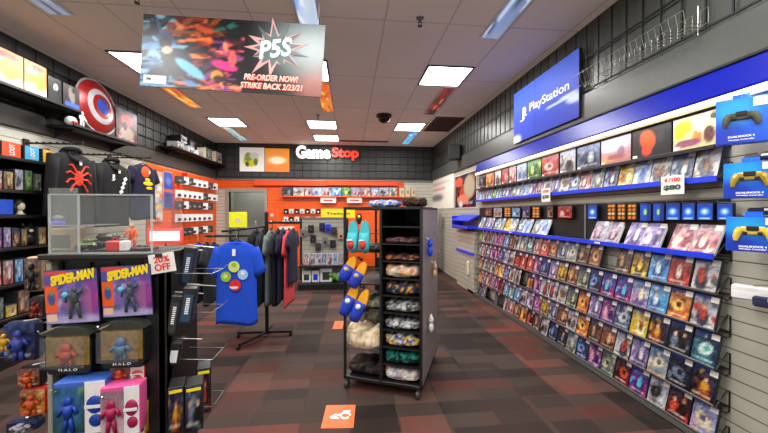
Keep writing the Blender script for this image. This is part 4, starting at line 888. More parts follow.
sp = o.location; MB().lathe([(.14, 0), (.14, .012), (.02, .02)], n=18).build('stand_base', M['black'], o, (0, .01, -sp.z))
for ch in o.children:
    if ch.name.startswith('stand_pole'): ch.scale = (1, 1, sp.z/1.31)
hang_sign(266.5, 277.5, 209.5, 220, 5.6, M['orange'], 'small orange sign beyond the clothing rack post')[0]
o = [x for x in COL.objects if x.name.startswith('hanging_sign')][-1]; MB().tube([(0, .01, 0), (0, .01, -o.location.z)], .006, 6).build('stand_pole', M['black'], o); MB().lathe([(.12, 0), (.12, .012), (.02, .02)], n=18).build('stand_base', M['black'], o, (0, .01, -o.location.z))
# long sign hangs from a back wall bracket
# back display gondola
gy = 5.75; a_, b_ = onY(298, 290, gy), onY(347, 290, gy); gw = b_.x-a_.x; gx = (a_.x+b_.x)/2
gd = thing('back_gondola', 'black low display gondola with slat back behind the racks', 'display shelving', (gx, gy, 0))
gh = onY(320, 219, gy+.3).z
MB().box(-gw/2, gw/2, -.02, .42, 0, .1, bev=.006).build('base', M['jet'], gd)
MB().box(-gw/2+.02, gw/2-.02, .36, .4, .1, gh).build('slat_back', slat_grey, gd)
for s_ in (-1, 1): MB().box(s_*(gw/2)-.02, s_*(gw/2)+.02, .36, .42, .1, gh+.02).build('upright', M['black'], gd)
sz1 = onY(320, 265.5, gy+.05).z
MB().box(-gw/2, gw/2, .02, .38, sz1-.03, sz1, bev=.004).build('shelf', M['black'], gd)
MB().box(-gw/2, gw/2, .34, .42, gh, gh+.03).build('top_cap', M['grey'], gd)
for k, (px, wp, pal) in enumerate(((306,6,'rose and cream'),(313,5,'white and black'),(318.5,5,'lilac'),(324,5,'blue grey'),(329.5,5,'white and red'),(335,5,'white and blue'),(341,5,'grey and pink'))):
    q = onY(px, 264, gy+.1); o = thing('boxed_game', f'{pal} box leaning on the back gondola shelf, {ORD[k+1]} from left', 'game box', (q.x, gy+.08, sz1+.002), R(-8), 'boxes leaning on the back gondola shelf')
    h_ = .2; MB().box(-.045, .045, 0, .03, 0, h_, bev=.003).build('carton', M['white'], o); link('front_print', cover(pal, 90+k, 6, 8).mesh('front_print', .084, h_-.006), o, (0, -.0015, .003))
    o.rotation_euler = (R(-12), 0, R(-8))
for k, (px, py, m_, lb) in enumerate(((311,228,'black','black controller pack hanging top left on back gondola'),(313,238,'black','black controller pack hanging lower left on back gondola'),(322,226,'navy','navy headset pack hanging on back gondola'),(328,227,'blue','blue controller pack hanging on back gondola'),(325,240,'grey','grey controller pack hanging centre of back gondola'),(334,230,'darkgrey','dark grey headset pack hanging right on back gondola'),(333,243,'black','black cable pack hanging low right on back gondola'),(318,246,'darkgrey','dark grey adapter pack above the leaning boxes'),(341,234,'tan','tan pack hanging at right end of back gondola'),(303,232,'grey','grey pack hanging at left end of back gondola'))):
    q = onY(px, py+5, gy+.28); peg_item((q.x, gy+.28, q.z), 0, .1, .14, M[m_], lb, 'packs hanging on the back gondola', M['black'] if m_ != 'black' else M['darkgrey'], .03)
for k, (px, w_, m_, lb) in enumerate(((306.5,.15,'white','white carton at the left end of back gondola base'),(315.5,.13,'blue','blue and white carton on back gondola base'),(326,.2,'white','white carton with a dark opening on back gondola base'))):
    q = onY(px, 283, gy+.12); o = thing('console_carton', lb, 'carton', (q.x, gy+.12, .1), 0, 'cartons on the back gondola base')
    h_ = .2+.05*(k == 2); MB().box(-w_/2, w_/2, 0, .2, 0, h_, bev=.008).build('carton', M[m_] if k != 1 else M['white'], o); MB().box(-w_*.3, w_*.3, -.004, 0, .04, h_*.7, bev=.003).build('dark_window', M['darkgrey'] if k != 1 else M['blue'], o)
q = onY(337, 283, gy+.1); o = thing('green_plush', 'green and white plush heap on right end of back gondola', 'plush toy', (q.x, gy+.1, .1))
rr = random.Random(5); b = MB(); b2 = MB()
for k in range(9): (b if k % 3 else b2).ell((rr.uniform(-.11, .11), rr.uniform(0, .08), .045+rr.uniform(0, .08)), (.05, .045, .045), 10, 6)
b.build('green_body', M['green'], o, smooth=True); b2.build('white_belly', M['white'], o, smooth=True)
# ================================================================== left wall
def lwi(px, py, X): return onX(px, py, X)
XS = -2.85
# upper left shelves with display pieces
def wall_tray(px0, py0, px1, py1, label, X=XS):
    a_, b_ = onX(px0, py0, X), onX(px1, py1, X); z = (a_.z+b_.z)/2
    o = thing('wall_shelf', label, 'shelf', (XL, (a_.y+b_.y)/2, z)); hl = (b_.y-a_.y)/2
    MB().box(.004, X-XL, -hl, hl, -.02, 0, bev=.003).build('tray', M['black'], o); MB().box(X-XL-.012, X-XL, -hl, hl, -.02, .02, bev=.003).build('front_lip', M['black'], o)
    for s_ in (-.8, .8): MB().prism([(.004, -.02), (X-XL-.06, -.02), (.004, -.12)], s_*hl-.006, s_*hl+.006).build('bracket', M['jet'], o)
    return z
z1 = wall_tray(-40, 73, 82, 109, 'black wall shelf carrying the lit yellow posters')
z2 = wall_tray(74, 128, 137, 143, 'black wall shelf carrying the round shield, lower left wall')
z3 = wall_tray(172, 147, 227, 166, 'black wall shelf of stacked toy boxes near back corner', XL+.24)
def left_card(px0, px1, z0, h_, art, label, m=INK, X=XS-.02, name='display_box', cat='display box', d=.02, tilt=0):
    a_, b_ = onX(px0, 100, X), onX(px1, 100, X); w_ = b_.y-a_.y
    o = thing(name, label, cat, (X, (a_.y+b_.y)/2, z0), LW)
    MB().box(-w_/2+.002, w_/2-.002, .001, d, 0, h_, bev=.003).build('carton', M['black'], o); link('front_print', art.mesh('front_print', w_-.008, h_-.008, m), o, (0, 0, .004)); return o, w_
def sun(seed):
    a = Art(20, 20, (.98,.8,.5), (.98,.55,.05)); r = random.Random(seed)
    a.ell(.35,.6,.22,.2,(1,.8,.1)).ell(.3,.7,.26,.1,(1,.95,.85)).ell(.35,.55,.17,.13,(1,.75,.05)).ell(.5,.15,.6,.22,(1,.97,.85)).ell(.7,.45,.2,.25,(1,.7,.1)).ell(.6,.85,.3,.08,(.85,.3,.15)).noise(.04, r); return a
ht = onX(0, 45, XS).z-z1
left_card(-30, 24, z1, ht, sun(1), 'glowing yellow printed box with white arc, nearer one', INKL)
left_card(24.3, 47, z1, ht, sun(2), 'glowing yellow printed box with white arc, farther one', INKL)
a = Art(14, 16, (.08,.09,.09), (.1,.12,.12)); a.ell(.55,.65,.18,.14,(.8,.85,.82)).ell(.55,.62,.07,.06,(.1,.2,.18)).ell(.4,.3,.3,.2,(.14,.16,.17))
left_card(48, 62, z1, .25, a, 'dark box with a pale round emblem next to yellow boxes')
a = Art(14, 16, (.1,.09,.1), (.3,.28,.27)); a.rect(.1,.95,.12,.28,(.2,.35,.85)).ell(.5,.6,.18,.35,(.5,.48,.45),.3).ell(.6,.8,.1,.1,(.15,.1,.1))
left_card(63, 80, z1, .25, a, 'dark grey box with a bright blue strip beside the shield')
# white figure
def figure(loc, rz, m1, m2, m3, label, s=1, group=None, name='toy_figure'):
    o = thing(name, label, 'toy figure', loc, rz, group)
    b = MB(); b.tube([(-.018, 0, 0), (-.02, 0, .05), (-.012, 0, .09)], [.012*1, .01, .013], 8); b.tube([(.018, 0, 0), (.02, 0, .05), (.012, 0, .09)], [.012, .01, .013], 8)
    b.tube([(0, 0, .08), (0, 0, .11), (0, 0, .14), (0, 0, .155)], [.02, .019, .026, .01], 10); b.tube([(-.024, 0, .145), (-.042, -.005, .115), (-.045, -.02, .09)], [.01, .008, .007], 7); b.tube([(.024, 0, .145), (.042, -.005, .115), (.045, -.02, .09)], [.01, .008, .007], 7)
    b.build('body', m1, o, smooth=True); MB().ell((0, 0, .175), (.018, .019, .022), 12, 8).build('head', m2, o, smooth=True); MB().box(-.04, .04, -.03, .03, -.004, 0, bev=.002).build('stand', m3, o)
    o.scale = (s, s, s); return o
q = onX(87, 125, XS+.02); figure((XS-.03, q.y, z2+.004), LW, M['white'], M['white'], M['black'], 'small white figure in front of the round shield', .9)
# round shield (plain rings)
cS = onX(99, 105, XS-.06); rS = .32
sh = thing('round_shield', 'round red, white and blue ringed shield leaning on left wall shelf', 'shield', (XS-.08, cS.y, z2+rS), LW); sh.rotation_euler = (R(-6), 0, LW)
def dome(r0, r1, m, nm, k):
    rg = []
    for i in range(4):
        r = r0+(r1-r0)*i/3; y = -.07*(1-(r/rS)**2)-.001*k
        rg.append([(r*math.cos(2*math.pi*q/40), y, r*math.sin(2*math.pi*q/40)) for q in range(40)])
    MB().rings(rg, cap=False).build(nm, m, sh, smooth=True)
gl_r = mat('gloss red', (.5,.06,.06), .3, .3); gl_w = mat('gloss silver', (.6,.6,.62), .3, .3); gl_b = mat('gloss blue', (.15,.25,.55), .2, .3)
dome(.2, rS, gl_r, 'outer_ring', 0); dome(.14, .2, gl_w, 'silver_ring', 0); dome(.09, .14, gl_r, 'inner_ring', 0); dome(.001, .09, gl_b, 'centre_disc', 0)
MB().lathe([(rS, 0), (rS+.004, .004), (rS, .008)], n=40).build('rim', M['grey'], sh).rotation_euler = (R(90), 0, 0)
a = cover('red and black', 33, 16, 20); a.ell(.5,.7,.3,.2,(.75,.2,.15)).ell(.5,.3,.35,.2,(.7,.6,.55)).ell(.4,.5,.1,.12,(.08,.05,.05))
left_card(116, 137, z2, .42, a, 'tall red and black display box right of the shield', X=XS-.04)
q = onX(77, 128, XS); o = thing('toy_helmet', 'small white and red helmet under the dark boxes', 'helmet', (XS-.06, q.y, z2+.002)); MB().ell((0, 0, .05), (.05, .055, .05)).build('shell', M['white'], o, smooth=True); MB().box(.03, .052, -.035, .035, .02, .05, bev=.008).build('visor', M['red'], o)
# toy boxes on far left wall shelf
def toybox(loc, rz, w_, h_, d, body, pal, label, group, seed=0, name='boxed_figure', win=True):
    o = thing(name, label, 'boxed figure', loc, rz, group)
    MB().box(-w_/2, w_/2, 0, d, 0, h_, bev=.003).build('carton', body, o)
    link('front_art', cover(pal, seed, 8, 10).mesh('front_art', w_-.006, h_-.006), o, (0, -.0015, .003))
    if win: MB().box(-w_*.32, w_*.32, -.008, -.002, h_*.12, h_*.75, bev=.003).build('clear_window', M['bubble'], o)
    return o
for k, (px, w_, h_, st, body, pal) in enumerate(((177,.26,.16,0,'white','white and black'),(188,.26,.16,0,'white','white and black'),(197,.24,.15,0,'white','white and red'),(180,.26,.16,.165,'black','white and black'),(189,.24,.14,.165,'black','black'),(206,.34,.3,0,'cream','grey green'),(216,.4,.32,0,'cream','white and brown'))):
    q = onX(px, 145, XL+.22)
    toybox((XL+.23, q.y+.12, z3+.001+st*.78), LW, w_*.85, h_*.78, .18, M[body], pal, ['black and white boxed figure, nearest on the corner shelf','black and white boxed figure, second along the corner shelf','white and red boxed figure, middle of corner shelf','black topped box stacked nearest on the corner shelf','small black box stacked second on the corner shelf','large olive box near end of corner shelf','large cream box at end of corner shelf'][k], 'boxes on the corner shelf', 40+k, win=False)
# lower left toy shelving
ya, yb = 1.9, 3.62
tsz = [.12, .42, .70, 1.01, 1.285, 1.5, 1.778]
ts = thing('toy_shelving', 'black wall shelving packed with toys and boxes', 'shelving', (XL, (ya+yb)/2, 0)); hl = (yb-ya)/2
for z in tsz: MB().box(.005, .3, -hl, hl, z-.03, z-.004, bev=.003).build('shelf', M['black'], ts)
MB().box(.004, .012, -hl, hl, 0, 1.93).build('back_panel', M['jet'], ts); MB().prism([(0.004, 0), (.3, 0), (.3, 1.5), (.22, 1.78), (.2, 1.93), (.004, 1.93)], hl-.02, hl).build('end_panel', M['jet'], ts)
MB().box(.01, .29, -hl, hl, 0, .085).build('base', M['black'], ts)
XT = XL+.28
def ty(px, py): return onX(px, py, XT).y
shelf_items = {
 6: [(-12,2,.13,'tan','white and red','pale box at left edge of topmost toy shelf'),(3,23,.125,'orange','','orange box with white lettering on topmost toy shelf'),(26,41,.125,'sky','','sky blue box with white lettering on topmost toy shelf'),(44,54,.125,'gold','','yellow box with white lettering on topmost toy shelf')],
 5: [(-9,4,.15,'','rose and cream','red and cream boxed figure, left edge of second toy shelf'),(5,15,.15,'','yellow and brown','brown and yellow boxed figure on second toy shelf'),(16,25,.18,'','white and black','white and grey boxed figure on second toy shelf'),(26,34,.18,'','green','green boxed figure on second toy shelf'),(35,43,.16,'','grey green','pale green boxed figure on second toy shelf')],
 4: [(-10,15,.13,'bluebox','','wide blue box on the third toy shelf')],
 3: [(-10,3,.17,'','purple and pink','purple boxed toy on fourth toy shelf, left edge'),(4,12,.17,'','lilac','lilac boxed toy on fourth toy shelf'),(13,21,.16,'','black and gold','black and gold boxed toy on fourth toy shelf'),(22,28,.15,'','yellow and brown','yellow brown boxed toy on fourth toy shelf'),(39,47,.16,'','yellow','yellow boxed toy at right of fourth toy shelf')],
 2: [(-8,2,.2,'','red','red framed box at left of fifth toy shelf'),(3,14,.2,'','rose and cream','rose and cream box on fifth toy shelf'),(15,24,.2,'','light blue','light blue box on fifth toy shelf'),(25,34,.2,'','magenta and blue','magenta and blue box on fifth toy shelf')],
 1: [(-8,4,.18,'','grey green','grey green box on sixth toy shelf, left edge'),(5,17,.1,'','yellow','low yellow box on the sixth toy shelf'),(18,30,.2,'','copper','copper brown box on the sixth toy shelf')],
 0: [(-6,4,.2,'','navy','navy box on the lowest toy shelf, left edge'),(5,14,.24,'','navy','tall navy box on the lowest toy shelf'),(15,28,.22,'','magenta and blue','blue and magenta box on the lowest toy shelf')]}
flat = {'orange': ((.95,.33,.12), 'LOOT'), 'sky': ((.3,.68,.88), 'LOOT'), 'gold': ((.95,.68,.08), 'LOOT'), 'bluebox': ((.12,.3,.75), None), 'tan': ((.8,.65,.6), None)}
for si, its in shelf_items.items():
    for k, (p0, p1, h_, fl_, pal, lb) in enumerate(its):
        yy0, yy1 = ty(p0, 200), ty(p1, 200); w_ = yy1-yy0-.006
        o = thing('toy_box', lb, 'toy box', (XT-.01, (yy0+yy1)/2, tsz[si]), LW, 'boxes on the toy shelving')
        MB().box(-w_/2, w_/2, 0, .12, 0, h_, bev=.003).build('carton', M['darkgrey'], o)
        if fl_ in flat: a = Art(8, 8, flat[fl_][0]).noise(.03, random.Random(k))
        else: a = cover(pal, si*10+k, 9, 11)
        link('front_art', a.mesh('front_art', w_-.006, h_-.006), o, (0, -.0015, .003))
        if fl_ in flat and flat[fl_][1]: lettering(flat[fl_][1], h_*.75, w_*.3, M['white'], o, 0, -.003, h_/2, .03, ry=R(-90))
        if not fl_: MB().box(-w_*.35, w_*.35, -.01, -.002, h_*.15, h_*.8, bev=.003).build('clear_window', M['bubble'], o)
q = ty(26, 205); o = thing('toy_bust', 'small bust with pale face and black hair on third toy shelf', 'toy bust', (XT-.05, q, tsz[4]), LW)
MB().ell((0, 0, .075), (.036, .034, .045)).lathe([(.03, 0), (.035, .005), (.02, .02), (.015, .04)], n=14).build('face', M['cream'], o, smooth=True); MB().ell((0, .015, .095), (.05, .042, .05)).ell((-.036, .01, .06), (.02, .02, .05)).ell((.036, .01, .06), (.02, .02, .05)).build('hair', M['black'], o, smooth=True)
q = ty(33, 235); o = thing('plush_toy', 'black round plush with pale muzzle on fourth toy shelf', 'plush toy', (XT-.05, q, tsz[3]), LW)
MB().ell((0, 0, .06), (.06, .05, .06)).ell((0, 0, .14), (.045, .042, .042)).ell((-.035, 0, .18), (.015, .01, .02)).ell((.035, 0, .18), (.015, .01, .02)).build('body', M['black'], o, smooth=True); MB().ell((0, -.035, .13), (.02, .015, .015)).build('muzzle', M['cream'], o, smooth=True)
# face-out hooks with hoodies on left wall
XH = -2.72
def faceout(px, py, label):
    q = onX(px, py, XH); o = thing('faceout_arm', label, 'display arm', (XL, q.y, q.z), 0, 'black display arms on the left wall')
    MB().box(.004, XH-XL+.1, -.008, .008, -.008, .008, bev=.002).build('arm', M['black'], o); MB().box(.004, .02, -.03, .03, -.04, .04, bev=.003).build('bracket', M['black'], o); MB().box(XH-XL+.09, XH-XL+.1, -.008, .008, 0, .03).build('end_stop', M['black'], o)
    b = MB()
    for k in range(6): b.box(.1+k*.06, .115+k*.06, -.01, .01, .008, .016)
    b.build('notch', M['jet'], o); return q
hd = [(72, 150, 'blackcloth', 'black hoodie with an orange red blot print, left wall', .44, 3.35), (112, 161, 'blackcloth', 'black hoodie with white logo and angular print, left wall', .44, 3.9), (143, 164, 'navycloth', 'navy blue T-shirt with yellow print, left wall', .40, 4.6)]
for k, (px, py, m_, lb, w_, _) in enumerate(hd):
    q = faceout(px, py-6, f'black display arm above the {("orange print hoodie","white logo hoodie","navy T-shirt")[k]}')
    o = garment('hoodie' if k < 2 else 't_shirt', (XH, q.y, q.z-.09), LW-.12, w_, .72, .13, M[m_], lb, 'hoodie' if k < 2 else 't-shirt', seed=20+k, long=k < 2, hl=f'black hanger holding the {("orange print hoodie","white logo hoodie","navy wall T-shirt")[k]}')
    if k < 2: MB().tube([(.09*math.cos(math.pi*j/8), .02-.05*math.sin(math.pi*j/8), .01+.03*math.sin(math.pi*j/8)) for j in range(9)]+[(-.06, -.05, -.06), (.0, -.07, -.09), (.06, -.05, -.06)], .022, 8, True).build('hood', M[m_], o, smooth=True)
    MB().box(-.013, .013, -.003, 0, -.02, .02).build('price_tag', M['paper'], o, (0, -.085, -.1))
    if k == 0:
        b = MB(); b.ell((0, 0, 0), (.05, .006, .075), 10, 6)
        for s_ in (-1, 1):
            for j, (ex, ez) in enumerate(((.1, .12), (.13, .04), (.13, -.05), (.09, -.13))): b.tube([(0, 0, ez*.2), (s_*ex*.7, 0, ez*.8+.03), (s_*ex, 0, ez)], .009, 5)
        b.build('orange_print', mat('orange red print', (.92,.25,.12), .7), o, (0, -.068, -.25))
    elif k == 1:
        lettering('P', .03, .06, M['whiteprint'], o, -.06, -.07, -.17, .02, name='logo_upright'); lettering('S', .06, .025, M['whiteprint'], o, -.065, -.073, -.2, .02, shear=.6, name='logo_sweep')
        b = MB()
        for j in range(4): b.box(-.02+j*.02, .03+j*.02, -.002, 0, -.1+j*.05, -.06+j*.05, Matrix.Rotation(-.6, 3, 'Y'))
        b.build('angular_print', M['white'], o, (.04, -.068, -.25))
    else:
        MB().ell((0, 0, 0), (.09, .006, .03), 10, 5).ell((.02, 0, -.06), (.06, .006, .02), 10, 5).ell((-.01, 0, .05), (.05, .006, .02), 10, 5).build('yellow_print', M['yellowprint'], o, (0, -.068, -.25))
        MB().ell((0, 0, 0), (.08, .006, .075), 14, 6).build('orange_patch', M['orange'], o, (-.04, -.064, -.1))
# poster panels & peg wall near left corner
def left_sheet(px0, px1, py0, py1, art, label, X=XL+.05):
    a_, b_ = onX(px0, py1, X), onX(px1, py1, X); zt = onX(px0, py0, X).z; w_ = b_.y-a_.y
    o = thing('wall_panel', label, 'display panel', (X, (a_.y+b_.y)/2, a_.z), LW); MB().box(-w_/2, w_/2, .001, .012, 0, zt-a_.z, bev=.003).build('backing', M['white'], o); link('front_print', art.mesh('front_print', w_-.01, zt-a_.z-.01), o, (0, 0, .005))
a = Art(10, 30, (.8,.7,.6)); r = random.Random(8)
for k in range(34): a.ell(r.random(), r.random(), .2, .05, r.choice([(.95,.9,.85),(.9,.4,.3),(.95,.8,.3),(.5,.6,.8),(.85,.85,.9)]), 0, .3, .9)
left_sheet(150.5, 163, 170, 222, a, 'tall pale printed panel of small coloured products, left wall')
a = Art(8, 24, (.2,.28,.6), (.25,.35,.7)); a.rect(0,1,.45,.52,(.85,.4,.2)).ell(.5,.75,.3,.1,(.4,.5,.8)).ell(.5,.25,.3,.1,(.15,.2,.45))
left_sheet(164, 173, 171, 208, a, 'tall blue printed panel next to the pale one, left wall')
rows_ = [(184, 8), (198, 8), (209, 7), (222, 7), (236, 7)]
for ri, (y0, n) in enumerate(rows_):
    for k in range(n):
        px = 179+k*5.0; q = onX(px, y0-7, XL+.12); zrow = onX(181, y0, XL+.12).z; nxt = onX(px+4.3, y0, XL+.12).y
        rr = random.Random(ri*10+k); wh = rr.random() < .65 if ri < 4 else rr.random() < .3
        peg_item((XL+.13, q.y, zrow), LW-.75, .15, .14, M['white'] if wh else M['darkgrey'], f'{"white" if wh else "dark"} accessory card, {wd[ri]} peg row on orange wall, {ORD[k+1]} from near end', 'accessory cards on the orange left wall', M['darkgrey'] if wh else M['grey'], .02, .155)
# glowing white sign with red halo
p = onX(164, 233, -2.6); 
a = Art(16, 8, (.95,.9,.88)); a.rect(.15,.8,.4,.55,(.6,.6,.6)).ell(.5,.5,.45,.4,(1,1,1),0,.5,.5)
o = thing('lit_sign', 'glowing white sign behind the clear case, red glow around it', 'lit sign', (-1.95, onX(165, 240, -1.95).y, onX(165, 241, -1.95).z), .15)
MB().box(-.17, .17, .0, .03, -.02, .13, bev=.01).build('red_halo', mat('red glow', (.95,.2,.2), .5, 0, .8, 0), o); link('front_print', a.mesh('front_print', .28, .1, print_mat('sign lamp', .5, 2.0)), o, (0, -.003, .005))  # red halo of light around the sign shaped as a glowing block
MB().tube([(0, .02, 0), (0, .02, -o.location.z+.01)], .01, 6).build('stand_pole', M['black'], o); MB().lathe([(.14, 0), (.14, .012), (.02, .02)], n=18).build('stand_base', M['black'], o, (0, .02, -o.location.z))
# pegs with grey bags below it: low bin row along left wall
lo = thing('low_shelving', 'low black shelving under the orange wall pegs', 'shelving', (XL+.02, 6.2, 0)); 
MB().box(.004, .35, -1.5, 1.9, 0, .12, bev=.01).build('base', M['jet'], lo); MB().box(.004, .3, -1.5, 1.9, .42, .44).build('shelf', M['black'], lo)
for k in range(9):
    toybox((XL+.3, 4.95+k*.36, .125), LW, .26, .2+.03*(k % 3), .2, M['darkgrey'], ['navy','grey green','white and blue','brown','black and gold'][k % 5], f'{["navy","grey green","white and blue","brown","black and gold"][k%5]} carton, {ORD[k+1]} from near end of the low left shelving', 'cartons on low left shelving', k, 'carton', False)
# ================================================================== front gondola with acrylic case
gY = 1.56; gxa, gxb = onY(46, 300, gY).x, onY(166, 300, gY).x; gpx = onY(144, 300, gY).x
gT = onY(100, 254, gY).z
print('gondola', gxa, gxb, gpx, gT)
g = thing('front_gondola', 'black pegboard gondola in left foreground hung with toy packs', 'display gondola', ((gxa+gxb)/2, gY, 0)); ox = (gxa+gxb)/2
A_, B_, P_ = gxa-ox, gxb-ox, gpx-ox
MB().box(A_+.02, P_, .05, .09, .1, gT-.03).build('back_panel', mat('gondola grey panel', (.13,.15,.15), .5), g)
b = MB()
for k in range(4): x = A_+.03+(P_-A_-.05)*k/3; b.box(x-.006, x+.006, .035, .05, .1, gT-.04)
b.build('slot_strip', M['jet'], g)
MB().box(P_, B_, -.0, .05, 0, gT-.0, bev=.006).build('end_post', M['black'], g)
MB().box(A_, A_+.02, 0, .1, 0, gT-.03, bev=.003).build('white_upright', mat('off-white upright', (.6,.6,.55), .5), g)
MB().box(B_-.03, B_, .0, .3, 0, gT-.02).build('side_panel', M['black'], g)
MB().box(A_-.01, B_, -.03, .3, gT-.02, gT+.004, bev=.004).build('top_shelf', M['black'], g)
MB().box(A_, B_, -.02, .3, 0, .09, bev=.004).build('base', M['black'], g)
# acrylic case standing on it
ch = onY(52, 189, gY-.02).z-gT
ac = thing('acrylic_case', 'clear acrylic display case standing on the black gondola', 'display case', (ox, gY, gT+.004))
c0, c1 = onY(50, 220, gY-.02).x-ox, onY(152, 220, gY-.02).x-ox
MB().box(c0, c1, -.02, -.016, 0, ch-.03).build('front_pane', M['acrylic'], ac); MB().box(c0, c1, .24, .244, 0, ch-.03).build('rear_pane', M['acrylic'], ac)
MB().box(c0, c0+.004, -.016, .24, 0, ch-.03).build('side_pane', M['acrylic'], ac); MB().box(c1-.004, c1, -.016, .24, 0, ch-.03).build('side_pane', M['acrylic'], ac)
MB().box(c0, c1, -.02, .244, ch-.03, ch-.025).build('lid_pane', M['acrylic'], ac)
xm_ = onY(79, 220, gY-.02).x-ox
MB().box(c0+.004, xm_, -.03, -.024, ch*.0, ch).build('open_door_pane', M['acrylic2'] if False else glass_mat('frosted door', (.45,.48,.46), .2), ac)
b = MB()
for x in (c0, c1, xm_): b.box(x-.003, x+.003, -.026, -.018, 0, ch-.025)
b.box(c0, c1, -.026, -.018, ch-.03, ch-.024).box(c0, xm_, -.026, -.018, ch*.42, ch*.44).box(c0, c1, -.026, -.018, 0, .006)
b.build('polished_edge', M['acrylic2'], ac)
MB().box(c0, xm_, -.016, .23, ch*.42, ch*.43).build('inner_shelf', M['acrylic2'], ac)
def inside(px, py, fn):
    q = onY(px, py, gY+.1); return (q.x, gY+.1, gT+.006)
q = onY(64, 250, gY+.1); o = thing('tan_figure_box', 'tan boxed collectible at left inside the acrylic case', 'boxed collectible', (q.x, gY+.08, gT+.008)); MB().box(-.05, .05, 0, .08, 0, .1, bev=.004).build('carton', M['tan'], o); MB().box(-.04, .04, -.003, 0, .012, .07).build('dark_window', M['darkgrey'], o)
q = onY(88, 250, gY+.1); o = thing('toy_vehicle', 'pale green toy vehicle inside the acrylic case', 'toy vehicle', (q.x, gY+.1, gT+.008))
MB().box(-.045, .045, -.02, .02, .012, .035, bev=.01).box(-.02, .025, -.016, .016, .03, .055, bev=.01).build('body', mat('sage green plastic', (.5,.58,.38), .4), o)
for sx in (-1, 1): MB().tube([(sx*.028, -.024, .013), (sx*.028, .024, .013)], .013, 12).build('wheel', M['jet'], o)
q = onY(107, 250, gY+.12); o = thing('toy_car', 'black toy car in the middle of the acrylic case', 'toy vehicle', (q.x, gY+.12, gT+.008))
MB().box(-.075, .075, -.03, .03, .012, .045, bev=.012).box(-.04, .05, -.026, .026, .04, .075, bev=.014).build('body', M['black'], o)
for sx in (-1, 1): MB().tube([(sx*.045, -.034, .016), (sx*.045, .034, .016)], .016, 12).build('wheel', M['jet'], o)
q = onY(115, 250, gY+.03); o = thing('red_toy_case', 'small red and white case with handle inside the acrylic case', 'toy case', (q.x, gY+.03, gT+.008))
MB().box(-.04, .015, 0, .03, 0, .045, bev=.004).build('red_half', M['red'], o); MB().box(.015, .05, 0, .03, 0, .045, bev=.004).build('white_half', M['white'], o); MB().tube([(-.02, .015, .044), (-.018, .015, .058), (.0, .015, .058), (.002, .015, .044)], .003, 5).build('handle', M['red'], o)
q = onY(132, 250, gY+.15); figure((q.x, gY+.15, gT+.01), 0, M['orange'], M['tan'], M['black'], 'small orange figure at right inside the acrylic case', .6)
q = onY(140, 250, gY+.05); o = thing('dark_tray', 'low dark red tray of small items at right inside acrylic case', 'tray', (q.x, gY+.05, gT+.008)); MB().box(-.05, .05, 0, .06, 0, .014, bev=.004).build('tray', mat('maroon', (.3,.08,.08), .5), o); MB().ell((-.02, .03, .016), (.012, .012, .008)).ell((.01, .03, .016), (.014, .012, .007)).build('contents', M['darkgrey'], o)
q = onY(62, 232, gY+.12); o = thing('purple_lit_figure', 'small purple blue object on inner left shelf of acrylic case', 'ornament', (q.x, gY+.1, gT+.004+ch*.43)); MB().box(-.03, .03, -.01, .01, 0, .018, bev=.004).build('base', mat('violet glow', (.3,.25,.85), .4, 0, .4), o); MB().ell((0, 0, .03), (.025, .01, .014)).build('top', M['grey'], o)
# discount sign
a_ = onY(151, 273, gY-.03); b_ = onY(175, 256, gY-.03)
o = thing('discount_sign', 'white discount sign with red lettering on the gondola post', 'sign', ((a_.x+b_.x)/2, gY-.025, a_.z)); o.rotation_euler = (0, R(-8), .15)
w_, h_ = b_.x-a_.x, b_.z-a_.z+.012
MB().box(-w_/2, w_/2, 0, .003, 0, h_).build('card', M['paper'], o); redp = mat('sign red', (.88,.12,.1), .5)
lettering('20%', w_*.62, h_*.33, redp, o, 0, -.001, h_*.7, .02); lettering('OFF', w_*.62, h_*.36, redp, o, 0, -.001, h_*.3, .02)
